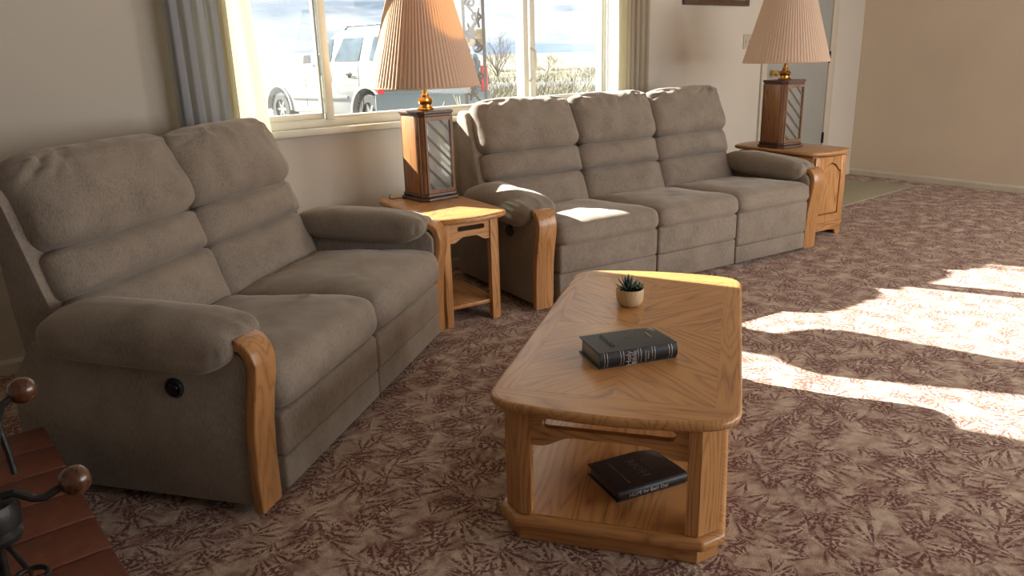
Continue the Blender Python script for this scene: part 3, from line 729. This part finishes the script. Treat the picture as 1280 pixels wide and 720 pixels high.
    for s in (-1, 1): tube(b, [(s*.016, 0, zt+.16), (s*.06, 0, zt+.22), (s*.065, 0, zt+.32), (0, 0, st-.02)], .002, 6)
    obj('harp', b, M_BRASS, t)
    if cord:
        b = nb(); tube(b, [(-.125, .06, .008), (-.16, .09, .006), (-.19, .10, .004), (-.17, .16, .005), (-.12, .23, .005)], .003, 6); obj('power_cord', b, M_BLACK, t)
    return t
lamp('table lamp on the open end table between loveseat and sofa, near the window', (2.356, 3.525, .5706), 0, True)
lamp('table lamp on the cabinet at the far right end of the sofa, near the door', (5.155, 3.10, .612), -11)

# ================================================================== books, plant on coffee table
def letters(txt, size, loc, xdir, ydir, mat, parent, name='lettering', depth=.0003, align='CENTER', sx=1.0):
    cu = bpy.data.curves.new('t', 'FONT'); cu.body = txt; cu.size = size; cu.align_x = align; cu.align_y = 'CENTER'; cu.extrude = depth; cu.resolution_u = 2
    o = bpy.data.objects.new('t', cu); COL.objects.link(o); dg = bpy.context.evaluated_depsgraph_get(); dg.update()
    me = bpy.data.meshes.new_from_object(o.evaluated_get(dg)); bpy.data.objects.remove(o); bpy.data.curves.remove(cu)
    X = Vector(xdir).normalized(); Y = Vector(ydir).normalized(); Z = X.cross(Y)
    M = Matrix(((X.x*sx, Y.x, Z.x, loc[0]), (X.y*sx, Y.y, Z.y, loc[1]), (X.z*sx, Y.z, Z.z, loc[2]), (0, 0, 0, 1))); me.transform(M)
    return link(name, me, parent, mat)
M_LEATH = plain('black_leather', (.010, .012, .015), .38, noise_amt=.25, nscale=200, bmp=.25)
M_LEATH2 = plain('grey_leather_cover', (.040, .045, .043), .5, noise_amt=.2, nscale=200, bmp=.2)
M_PAGE = plain('silvered_page_edges', (.30, .30, .29), .4, .3, noise_amt=.2, nscale=400)
M_PAGE2 = plain('brown_page_edges', (.10, .065, .055), .5, noise_amt=.2, nscale=400)
M_SILV = plain('silver_foil', (.62, .62, .62), .3, .6); M_DEB = plain('debossed_ink', (.010, .012, .012), .35); M_DULL = plain('dull_foil', (.10, .085, .075), .4, .3)
def book(label, loc, rot, L, Wd, T, cov, page, spine_h, droop=.008):
    """x along spine (near side y=0), y to the fore-edge"""
    t = thing('book', label, 'book', loc, rot)
    n = 14
    def cover(z, bulge, nm, top):
        b = nb(); gx_, gy_ = 16, 12; th_ = .0032; T_, B_ = {}, {}
        for i in range(gx_+1):
            for j in range(gy_+1):
                x, y = i/gx_, j/gy_; dz = 0
                if top: dz = .0022*sin(pi*x)*sin(pi*y)-droop*max(0, x-.70)/.30*max(0, y-.25)
                X_ = -.003+(L+.006)*x; Y_ = (Wd+.004)*y
                if x > .93 and y > .9: X_ -= .006*(x-.93)/.07*(y-.9)/.1; Y_ -= .006*(x-.93)/.07*(y-.9)/.1
                T_[i, j] = b.verts.new((X_, Y_, z+th_+dz)); B_[i, j] = b.verts.new((X_, Y_, z+dz))
        for i in range(gx_):
            for j in range(gy_):
                b.faces.new((T_[i, j], T_[i+1, j], T_[i+1, j+1], T_[i, j+1])); b.faces.new((B_[i, j], B_[i, j+1], B_[i+1, j+1], B_[i+1, j]))
        for i in range(gx_):
            b.faces.new((T_[i, 0], B_[i, 0], B_[i+1, 0], T_[i+1, 0])); b.faces.new((T_[i, gy_], T_[i+1, gy_], B_[i+1, gy_], B_[i, gy_]))
        for j in range(gy_):
            b.faces.new((T_[0, j], T_[0, j+1], B_[0, j+1], B_[0, j])); b.faces.new((T_[gx_, j], B_[gx_, j], B_[gx_, j+1], T_[gx_, j+1]))
        return obj(nm, b, cov, t)
    cover(0, 0, 'back_cover', False); cover(T-.0032, .003, 'front_cover', True)
    b = nb(); box(b, .004, L-.004, .006, Wd-.002, .0030, T-.0034, .002); 
    obj('page_block', b, page, t)
    prof = [(.010, 0), (.001, .0015), (-.006, T*.22), (-.0085, T*.5), (-.006, T*.78), (.001, T-.0005), (.010, T)]
    inn = [(y+.004, z*.9+T*.05) for y, z in prof][::-1]
    b = nb(); prism(b, prof+inn, -.003, L+.003, 'yz'); sp = obj('spine', b, M_LEATH, t, ang=50)
    return t, sp
BT = .050
bk, sp = book('thick dark leather Bible with silver spine bands lying on the coffee table top', (1.515, 1.437, .4302), -22.3, .246, .148, BT, M_LEATH2, M_PAGE, .05)
def ridge(sp, x, w, T, mat, proud, nm):
    b = nb(); prof = [(.004-.0, .001), (.0005, .002), (-.006-proud, T*.22), (-.0085-proud, T*.5), (-.006-proud, T*.78), (.0005, T-.001), (.004, T-.001)]
    inn = [(y+.005+proud, z) for y, z in prof][::-1]
    prism(b, prof+inn, x-w/2, x+w/2, 'yz'); obj(nm, b, mat, sp, ang=50)
for x in (.016, .068, .124, .170, .226):
    ridge(sp, x, .004, BT, M_LEATH, .0016, 'raised_band')
    for d_ in (-.0045, .0045): ridge(sp, x+d_, .0014, BT, M_SILV, .0004, 'foil_line')
letters('Holy', .024, (.088, -.0088, BT/2), (0, 0, 1), (-1, 0, 0), M_SILV, sp); letters('Bible', .022, (.106, -.0088, BT/2), (0, 0, 1), (-1, 0, 0), M_SILV, sp)
for i, s_ in enumerate(('KING JAMES', 'VERSION')): letters(s_, .0062, (.143+i*.009, -.0088, BT/2), (0, 0, 1), (-1, 0, 0), M_SILV, sp)
ZT = BT+.0026
letters('Holy Bible', .024, (.058, .082, ZT+.0002), (0, 1, 0), (-1, 0, 0), M_DEB, bk, depth=.0006)
b = nb(); prism(b, [(.125, .077), (.131, .085), (.125, .093), (.119, .085)], ZT-.001, ZT+.0004); prism(b, [(.136, .083), (.140, .085), (.136, .087), (.132, .085)], ZT-.001, ZT+.0004); obj('stamped_emblem', b, M_DEB, bk, smooth=False)
letters('LARGE PRINT', .0065, (.198, .085, ZT-.0012), (0, 1, 0), (-1, 0, 0), M_SILV, bk, depth=.0008)
T2 = .036
z2 = .0827; k2 = (1.32-z2)/(1.32-.12); 
bk2, sp2 = book('black leather devotional book stamped HOPE lying on the coffee table lower shelf', (1.402*k2, 1.257*k2, z2), -15.6, .232, .168, T2, M_LEATH, M_PAGE2, .04, droop=.012)
letters('HOPE for Each Day', .0165, (.098, -.0088, T2/2), (1, 0, 0), (0, 0, 1), M_SILV, sp2)
letters('HOPE', .042, (.120, .085, T2+.0018), (0, 1, 0), (-1, 0, 0), M_DULL, bk2, depth=.0008)
letters('for each day', .013, (.152, .090, T2+.0016), (0, 1, 0), (-1, 0, 0), M_DULL, bk2, depth=.0008)
letters('MORNING & EVENING', .0125, (.052, .085, T2+.0012), (0, 1, 0), (-1, 0, 0), M_DULL, bk2, depth=.0008)
# succulent
pl = thing('potted_succulent', 'small dark green succulent in pale wood pot at the coffee table far end', 'plant', (2.025, 1.775, .4302))
b = nb(); lathe(b, [(0, 0), (.030, 0), (.040, .006), (.047, .018), (.0495, .035), (.0505, .062), (.0495, .064), (.046, .064), (.045, .05), (0, .05)], 40); obj('pot', b, oak('pale_pot_wood', 'z', dark=(.40, .26, .12), light=(.66, .50, .28), scale=1.5, rough=.5, coat=.1), pl)
b = nb(); lathe(b, [(.0455, .052), (.02, .056), (0, .057)], 24); obj('soil', b, M_DUST, pl)
M_LEAF = plain('dark_green_leaf', (.018, .048, .036), .4, noise_amt=.4, nscale=60); M_LEAFE = plain('white_leaf_edge', (.42, .50, .46), .5); M_LEAFL = plain('olive_leaf', (.10, .14, .05), .5, noise_amt=.3, nscale=60)
rng = random.Random(4)
def leaf(c, az, el, L, w, mat, edge=None):
    b = nb(); d = Vector((cos(az)*cos(el), sin(az)*cos(el), sin(el))); s = Vector((-sin(az), cos(az), 0)); u = s.cross(d)*-1
    if u.z < 0: u = -u
    n = 7; L_, R_, C_, D_ = [], [], [], []
    for i in range(n+1):
        t = i/n; ww = w*(.55+.9*t-1.42*t*t) if t < .98 else 0.0002; p = Vector(c)+d*L*t+u*L*.16*t*t
        L_.append(b.verts.new(p+s*ww+u*ww*.35)); R_.append(b.verts.new(p-s*ww+u*ww*.35)); C_.append(b.verts.new(p+u*ww*-.05)); D_.append(b.verts.new(p-u*ww*.55))
    for i in range(n):
        for A, B in ((L_, C_), (C_, R_), (R_, D_), (D_, L_)): b.faces.new((A[i], A[i+1], B[i+1], B[i]))
    o = obj('leaf', b, mat, pl, ang=180)
    if edge:
        b = nb()
        for A in (L_, R_): pass
        pts = [[], []]
        for i in range(n+1):
            t = i/n; ww = w*(.55+.9*t-1.42*t*t) if t < .98 else 0.0002; p = Vector(c)+d*L*t+u*L*.16*t*t
            pts[0].append(p+s*ww+u*ww*.38); pts[1].append(p-s*ww+u*ww*.38)
        for q in pts: tube(b, q, .0009, 4)
        obj('leaf_edge', b, edge, o)
for k in range(22):
    az = k*2.399; q = k/22; el = rad(18+62*q); leaf((-.006, .004, .056), az, el, .052+.012*rng.random(), .0078, M_LEAF, M_LEAFE if k % 2 else None)
for k in range(12):
    az = k*2.399; el = rad(15+50*k/12); leaf((.026, -.016, .056), az, el, .032, .010, M_LEAFL)

# ================================================================== fireplace tool stand on the hearth
fs = thing('fireplace_tool_stand', 'dark iron fireplace tool stand with wooden ball handles at the lower left', 'fireplace tools', (.03, 1.235, HZ))
b = nb(); tube(b, [(0, 0, .02), (0, 0, .44)], .009, 12); obj('post', b, M_IRON, fs)
b = nb(); lathe(b, [(0, 0), (.10, 0), (.105, .008), (.07, .018), (.02, .03), (.014, .05), (0, .05)], 36); obj('foot', b, M_IRON, fs)
b = nb(); lathe(b, [(.009, .375), (.022, .375), (.036, .383), (.038, .392), (.032, .400), (.032, .402), (.040, .405), (.041, .43), (.036, .442), (.014, .446), (.012, .455), (.009, .46), (0, .462)], 30); obj('hub', b, M_IRON, fs)
b = nb()
for ph in (0, pi):
    tube(b, [(.005*cos(ph+i*.7), .01+.005*sin(ph+i*.7), .44+i*.004) for i in range(28)], .0042, 8)
obj('twisted_handle', b, plain('bright_iron', (.32, .28, .25), .3, .9), fs)
bx = Vector((.141-.03, 1.209-1.235, .728-HZ))
b = nb(); tube(b, [(.02, -.01, .452), (.035, -.018, .455), (.055, -.024, .440), (.068, -.026, .436), (bx.x-.015, bx.y+.003, bx.z-.004)], .0062, 10); obj('handle_arm', b, M_IRON, fs)
b = nb(); lathe(b, [(0, -.022), (.008, -.0215), (.016, -.017), (.0215, -.008), (.0225, 0), (.0215, .008), (.017, .016), (.009, .021), (0, .022)], 28, M=Matrix.Translation(bx) @ Matrix.Rotation(rad(78), 4, 'Y')); obj('wooden_ball', b, M_KNOBW, fs)
b2 = Vector((.123-.03, 1.456-1.235, .798-HZ))
b = nb(); tube(b, [(.0, .0, .42), (.022, .08, .44), (.040, .16, .475), (b2.x-.035, b2.y-.012, b2.z-.012), (b2.x-.01, b2.y-.003, b2.z-.003)], .0062, 10); tube(b, [(.045, .175, .50), (.050, .168, .44), (.052, .165, .40)], .005, 8); obj('handle_arm', b, M_IRON, fs)
b = nb(); lathe(b, [(0, -.022), (.008, -.0215), (.016, -.017), (.0215, -.008), (.0225, 0), (.0215, .008), (.017, .016), (.009, .021), (0, .022)], 28, M=Matrix.Translation(b2) @ Matrix.Rotation(rad(78), 4, 'Y')); obj('wooden_ball', b, M_KNOBW, fs)
b = nb(); tube(b, [(.028+.022*cos(2*pi*i/24), -.07+.022*sin(2*pi*i/24), .345) for i in range(25)], .004, 8, False); tube(b, [(.028, -.048, .345), (.010, -.01, .38)], .004, 8); obj('tool_ring', b, M_IRON, fs)
b = nb(); tube(b, [(.030, -.052, .345), (.032, -.02, .20), (.034, 0, .03)], .0035, 8); obj('poker_rod', b, plain('aged_brass_rod', (.16, .12, .07), .4, .8), fs)

# ================================================================== outdoors
GZ = -.15
M_GRASS = plain('dry_grass_ground', (.22, .20, .14), 1, noise_amt=.3, nscale=.6)
b = nb(); box(b, -900, 2600, WY+.5, 2600, GZ-.3, GZ); struct(obj('ground', b, M_GRASS, smooth=False))
b = nb()
def strip(D, w, z): pass
A = Vector((.26, .965, 0)).normalized()
def gp(px, D):     # ground point under an image column at a given depth, used to choose places only
    a = math.atan((px-640)/960.0); F = Vector((_R[0][2], _R[1][2], 0)).normalized(); Rr = Vector((F.y, -F.x, 0)); q = F*D+Rr*D*math.tan(a); return q.x, q.y
p0, p1, p2, p3 = gp(100, 36), gp(1200, 32), gp(1200, 39), gp(100, 44)
prism(b, [p0, p1, p2, p3], GZ, GZ+.02); struct(obj('gravel_road', b, plain('grey_gravel', (.13, .13, .135), 1, nscale=3), smooth=False))
def hills():
    b = nb(); row = []
    for i in range(80):
        px = -400+i*35; x, y = gp(px, 2200); h = 22+16*noise.noise(Vector((i*.12, 0, 0)))+5*noise.noise(Vector((i*.6, 3, 0)))
        x2, y2 = gp(px, 2400)
        row.append((b.verts.new((x, y, GZ)), b.verts.new((x2, y2, GZ+max(6, h))), b.verts.new((x2*1.02, y2*1.02, GZ))))
    for a, c in zip(row, row[1:]):
        for k in range(2): b.faces.new((a[k], c[k], c[k+1], a[k+1]))
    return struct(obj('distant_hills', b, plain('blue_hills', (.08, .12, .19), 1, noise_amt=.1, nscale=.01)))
hills()
# dry grass clumps
M_STRAW = plain('pale_straw', (.24, .22, .16), 1, noise_amt=.2)
b = nb(); rng = random.Random(8)
for k in range(1300):
    x, y = gp(rng.uniform(560, 800), rng.choice((rng.uniform(22, 34), rng.uniform(39, 70))))
    if any(hypot(x-gp(a_, d_)[0], y-gp(a_, d_)[1]) < 2.6 for a_, d_ in ((630, 52), (690, 60), (655, 62))): continue
    for q in range(7):
        a = rng.uniform(0, 2*pi); r = rng.uniform(.05, .45); h = rng.uniform(.10, .42)
        p = Vector((x+rng.uniform(-.5, .5), y+rng.uniform(-.5, .5), GZ)); tp = p+Vector((cos(a)*r, sin(a)*r, h)); s = Vector((-sin(a), cos(a), 0))*.02
        b.faces.new((b.verts.new(p-s), b.verts.new(p+s), b.verts.new(tp)))
o = obj('dry_grass', b, M_STRAW, smooth=False); tag(o, 'pale dry grass clumps in the field outside the window', 'grass'); o['kind'] = 'stuff'
M_BARK = plain('bare_grey_bark', (.16, .13, .12), .9)
def branches(b, p, d, L, r, lev, rng, spread):
    n = 3; pts = [p]; q = p.copy(); dd = d.copy()
    for i in range(n):
        dd = (dd+Vector((rng.uniform(-.25, .25), rng.uniform(-.25, .25), rng.uniform(-.1, .15)))).normalized(); q = q+dd*L/n; pts.append(q.copy())
    tube(b, pts, [r*(1-.45*i/n) for i in range(n+1)], 4 if lev < 2 else 3, False)
    if lev <= 0: return
    for k in range(3 if lev > 1 else 4):
        i = rng.randint(1, n); nd = (dd+Vector((rng.uniform(-1, 1), rng.uniform(-1, 1), rng.uniform(-.3, .7)))*spread).normalized()
        branches(b, pts[i], nd, L*rng.uniform(.6, .85), r*.55, lev-1, rng, spread)
def tree(name, label, cat, x, y, H, seed, stems, lev=4, spread=.75, tilt=.5, r=.05):
    rng = random.Random(seed); t = thing(name, label, cat, (x, y, GZ), 0, 'bare shrubs and trees in the field')
    for k in range(stems):
        b = nb(); a = rng.uniform(0, 2*pi); s = tilt*rng.uniform(.3, 1)
        branches(b, Vector((0, 0, 0)), Vector((cos(a)*s, sin(a)*s, 1)).normalized(), H*.36, r*H/3, lev, rng, spread); obj('bare_stem', b, M_BARK, t, smooth=False)
x, y = gp(329, 55); tree('bare_tree', 'bare tree standing beyond the hood of the white SUV', 'tree', x, y, 3.4, 3, 2, 4, .7, .3)
x, y = gp(630, 52); tree('bare_shrub', 'large bare shrub in the field just left of the right window mullion', 'shrub', x, y, 3.1, 5, 7, 4, .8, 1.0, .035)
x, y = gp(690, 60); tree('bare_shrub', 'low bare shrub in the field seen through the right-hand pane', 'shrub', x, y, 2.0, 9, 6, 4, .9, 1.5, .03)
x, y = gp(655, 62); tree('bare_shrub', 'small thin shrub close right of the large bare shrub', 'shrub', x, y, 2.1, 12, 4, 3, .7, .8, .03)
# ---- vehicles
M_PAINTW = plain('white_car_paint', (.34, .35, .37), .35, noise_amt=.01); M_PAINTG = plain('grey_blue_car_paint', (.13, .165, .20), .4, noise_amt=.02)
M_CARG = plain('tinted_car_glass', (.09, .13, .17), .08, noise_amt=.3, nscale=3); M_TYRE = plain('tyre_rubber', (.07, .07, .07), .85, noise_amt=.3, nscale=40, bmp=.3)
M_CHROME = plain('bright_wheel_metal', (.6, .6, .62), .3, .7); M_RED = plain('red_tail_lens', (.65, .02, .03), .3); M_CLAD = plain('grey_cladding', (.30, .31, .33), .6)
def suv(label, loc, rot, paint, sc=1.0, high=False):
    t = thing('parked_suv', label, 'car', loc, rot, None); t.scale = (sc, sc, sc)
    # local: x forward (rear axle 0), y: near side 0 .. -2
    def archp(cx, r=.50, z=.40, n=10): return [(cx+r*cos(a), z+r*sin(a)) for a in [pi*k/n for k in range(n+1)]]
    prof = [(-1.12, .42), (-1.18, .60), (-1.15, 1.05), (-1.05, 1.38), (2.02, 1.38), (2.2, 1.36), (3.2, 1.24), (3.85, 1.10), (4.15, .95), (4.22, .60), (4.10, .38)]
    prof += [p for p in archp(3.36) if p[1] >= .40][0:11]
    prof += [(2.75, .36), (.6, .36)] + archp(0)
    b = nb(); prism(b, prof, -2.0, 0, 'xz', .035, 2); obj('body', b, paint, t, ang=40)
    # greenhouse
    b = nb(); lo = [(-1.08, 1.36), (2.05, 1.36)]; 
    V = []
    for (x, z, y0, y1) in ((-1.08, 1.36, -.04, -1.96), (2.05, 1.36, -.04, -1.96), (1.20, 1.98, -.20, -1.80), (.3, 2.03, -.20, -1.80), (-.90, 2.00, -.20, -1.80)):
        V.append((b.verts.new((x, y0, z)), b.verts.new((x, y1, z))))
    for i in range(5): j = (i+1) % 5; b.faces.new((V[i][0], V[j][0], V[j][1], V[i][1]))
    b.faces.new([v[0] for v in V]); b.faces.new([v[1] for v in V][::-1]); bevel(b, .05, 3); obj('cabin', b, paint, t, ang=40)
    def side(x, z, near, off=.012):
        k = (z-1.36)/.62; y = -.04-.16*k+off
        return (x, y if near else -2-y, z)
    for near in (1, 0):
        for (xa, xb, xc, xd) in ((-.10, -.88, -.80, -.16), (1.10, .24, .18, .86), (1.85, 1.22, 1.20, 1.30)):
            b = nb(); z0, z1 = 1.42, 1.86
            q = [(xa, z0), (xb, z0), (xc, z1), (xd, z1)]
            f = [side(x, z, near) for x, z in q]; bk_ = [side(x, z, near, -.01) for x, z in q]
            A_ = [b.verts.new(v) for v in f]; B_ = [b.verts.new(v) for v in bk_]; b.faces.new(A_); b.faces.new(B_[::-1])
            for i in range(4): b.faces.new((A_[i], B_[i], B_[(i+1) % 4], A_[(i+1) % 4]))
            obj('side_window', b, M_CARG, t, smooth=False)
    for nm, P in (('windscreen', [(2.00, 1.41), (1.27, 1.94)]), ('rear_window', [(-1.085, 1.42), (-.955, 1.86)])):
        b = nb(); (xa, za), (xb, zb) = P; o_ = .025 if nm == 'windscreen' else -.015
        q = [(xa+o_, -.18, za), (xa+o_, -1.82, za), (xb+o_, -1.70, zb), (xb+o_, -.30, zb)]; q2 = [(x-o_*2, y, z) for x, y, z in q]
        A_ = [b.verts.new(v) for v in q]; B_ = [b.verts.new(v) for v in q2]; b.faces.new(A_); b.faces.new(B_[::-1])
        for i in range(4): b.faces.new((A_[i], B_[i], B_[(i+1) % 4], A_[(i+1) % 4]))
        obj(nm, b, M_CARG, t, smooth=False)
    for cx in (0, 3.36):
        for y in (-.14, -1.86):
            b = nb(); R90 = Matrix.Translation((cx, y, .40)) @ Matrix.Rotation(rad(90), 4, 'X')
            lathe(b, [(.22, -.12), (.36, -.12), (.395, -.09), (.40, 0), (.395, .09), (.36, .12), (.24, .12), (.22, -.12)], 36, M=R90)
            for k in range(24):
                a = 2*pi*k/24; box(b, .385, .408, -.02, .02, -.11, .11, M=R90 @ Matrix.Rotation(a, 4, 'Z'))
            w = obj('tyre', b, M_TYRE, t, ang=40)
            b = nb(); s = 1 if y > -1 else -1; R9 = Matrix.Translation((cx, y, .40)) @ Matrix.Rotation(rad(-90*s), 4, 'X')
            lathe(b, [(.24, .09), (.235, .05), (.10, .03), (.07, .08), (0, .085)], 30, M=R9)
            for k in range(6): a = 2*pi*k/6; box(b, .05, .235, -.028, .028, .05, .092, .008, M=R9 @ Matrix.Rotation(a, 4, 'Z'))
            obj('wheel_rim', b, M_CHROME, w, ang=40)
        for y0 in (.0, -2.0):
            b = nb(); s = 1 if y0 == 0 else -1
            pts = [(cx+.56*cos(a), .40+.56*sin(a)) for a in [pi*k/12 for k in range(13)]]+[(cx+.49*cos(a), .40+.49*sin(a)) for a in [pi*k/12 for k in range(12, -1, -1)]]
            ya, yb = sorted((y0-.02*s, y0+.025*s)); prism(b, pts, ya, yb, 'xz', .006, 1); obj('wheel_arch_flare', b, M_CLAD, t, ang=40)
        b = nb(); prism(b, [(cx+.495*cos(a), .40+.495*sin(a)) for a in [pi*k/12 for k in range(13)]], -1.99, -.35, 'xz'); obj('wheel_well', b, M_DUST, t, smooth=False)
    for y0, s in ((0, 1), (-2, -1)):
        b = nb(); ya, yb = sorted((y0-.01*s, y0+.03*s)); box(b, .62, 2.78, ya, yb, .66, .74, .01); obj('side_moulding', b, M_CLAD, t)
        for x in (.50, 1.42):
            b = nb(); ya, yb = sorted((y0+.02*s, y0+.045*s)); box(b, x-.10, x+.10, ya, yb, 1.14, 1.18, .01); box(b, x-.02, x+.09, y0-.006, y0+.006, 1.09, 1.20, .004); obj('door_handle', b, M_IRON, t)
        for x in (.22, 1.20, 2.18):
            b = nb(); ya, yb = sorted((y0-.005*s, y0+.002*s)); box(b, x-.006, x+.006, ya, yb, .5, 1.36); obj('door_seam', b, M_DUST, t, smooth=False)
        b = nb(); ya, yb = sorted((y0-.14*s, y0+.02*s)); box(b, 4.0, 4.2, ya, yb, .88, 1.05, .03); obj('headlight', b, M_CHROME, t)
        b = nb(); ya, yb = sorted((y0-.10*s, y0+.015*s)); box(b, -1.19+.10*high, -1.02+.10*high, ya-.06*s*high, yb-.06*s*high, 1.38 if high else .82, 1.80 if high else 1.36, .02); obj('tail_light', b, M_RED, t)
        b = nb(); y_ = y0-.32*s; tube(b, [(-.7, y_, 2.05), (-.6, y_, 2.09), (.9, y_, 2.09), (1.0, y_, 2.03)], .018, 8); obj('roof_rail', b, M_IRON, t)
        b = nb(); ya, yb = sorted((y0+.02*s, y0+.20*s)); box(b, 1.82, 1.95, ya, yb, 1.38, 1.56, .03); obj('wing_mirror', b, paint, t)
    b = nb(); box(b, -1.26, -1.1, -1.95, -.05, .48, .72, .03); obj('rear_bumper', b, M_CLAD, t)
    b = nb(); box(b, 4.10, 4.30, -1.95, -.05, .42, .68, .04); obj('front_bumper', b, M_CLAD, t)
    return t
suv('white SUV parked side-on outside the left half of the window', (7.85, 13.8, GZ), 96.15, M_PAINTW)
suv('grey blue SUV seen from behind outside, mostly hidden by the lamp shade', (5.58, 9.48, GZ), 56, M_PAINTG, .74, True)
# ---- scrolled iron porch post and sign
M_PORCH = plain('weathered_white_iron', (.085, .075, .075), .7)
pp = thing('porch_post', 'scrolled wrought iron porch post outside, just right of the left lamp', 'post', (5.045, 6.585, GZ), -40)
for s in (-1, 1):
    b = nb(); box(b, s*.10-.016, s*.10+.016, -.016, .016, 0, 3.0); obj('upright_bar', b, M_PORCH, pp, smooth=False)
b = nb(); box(b, -.14, .14, -.03, .03, 0, .012); obj('foot_plate', b, M_PORCH, pp, smooth=False)
def scroll(cx, cz, s, up):
    pts = []
    for k in range(26):
        a = k/25*2.6*pi; r = .050*(1-.78*k/25); pts.append((cx+s*(r*cos(a)-.03), 0, cz+up*r*sin(a)))
    lead = [(cx-s*.085+s*0, 0, cz-up*.20)]
    p0 = pts[0]; body = [(p0[0]-s*(.13*sin(pi*q/2)**1.0), 0, p0[2]-up*.24*(q)) for q in [k/10 for k in range(10, 0, -1)]]
    b = nb(); tube(b, body+pts, .009, 6, flat=1.6); return obj('scroll', b, M_PORCH, pp, ang=60)
for k in range(9):
    z = .38+k*.29
    scroll(.055, z, 1, 1 if k % 2 else -1); scroll(-.055, z+.14, -1, 1 if k % 2 else -1)
sg = thing('wooden_sign_board', 'weathered tan wooden board fixed across the iron porch post', 'sign', (5.045-.03+.016, 6.63+.012, 1.40), -40)
for k in range(2):
    b = nb(); box(b, -.155, .165, 0, .018, k*.086, k*.086+.083, .003); obj('plank', b, plain('tan_plank', (.42, .34, .22), .85, noise_amt=.3, nscale=12), sg)
b = nb(); x, y = 4.55, 8.4; px_, py_ = gp(651, 12)
box(b, -.07, .07, -.04, .04, 0, .80, .01, M=Matrix.Translation((0, 0, 0))); o = obj('utility_box', b, plain('teal_grey_metal', (.22, .30, .29), .6)); o.location = (px_, py_, GZ); tag(o, 'narrow grey green utility box outside by the right window mullion', 'utility box')
# pale twigs outside below the lamp shade
tw = thing('leafless_bush', 'thin pale leafless bush outside just below the left lamp shade', 'shrub', (gp(570, 6.6)[0], gp(570, 6.6)[1], GZ))
rng = random.Random(21)
for k in range(6):
    b = nb(); branches(b, Vector((rng.uniform(-.35, .35), rng.uniform(-.2, .2), 0)), Vector((rng.uniform(-.4, .4), rng.uniform(-.3, .3), 1)).normalized(), .55, .009, 2, rng, .5); obj('bare_stem', b, plain('pale_twig', (.55, .50, .36), .8) if k == 0 else bpy.data.materials['pale_twig'], tw, smooth=False)
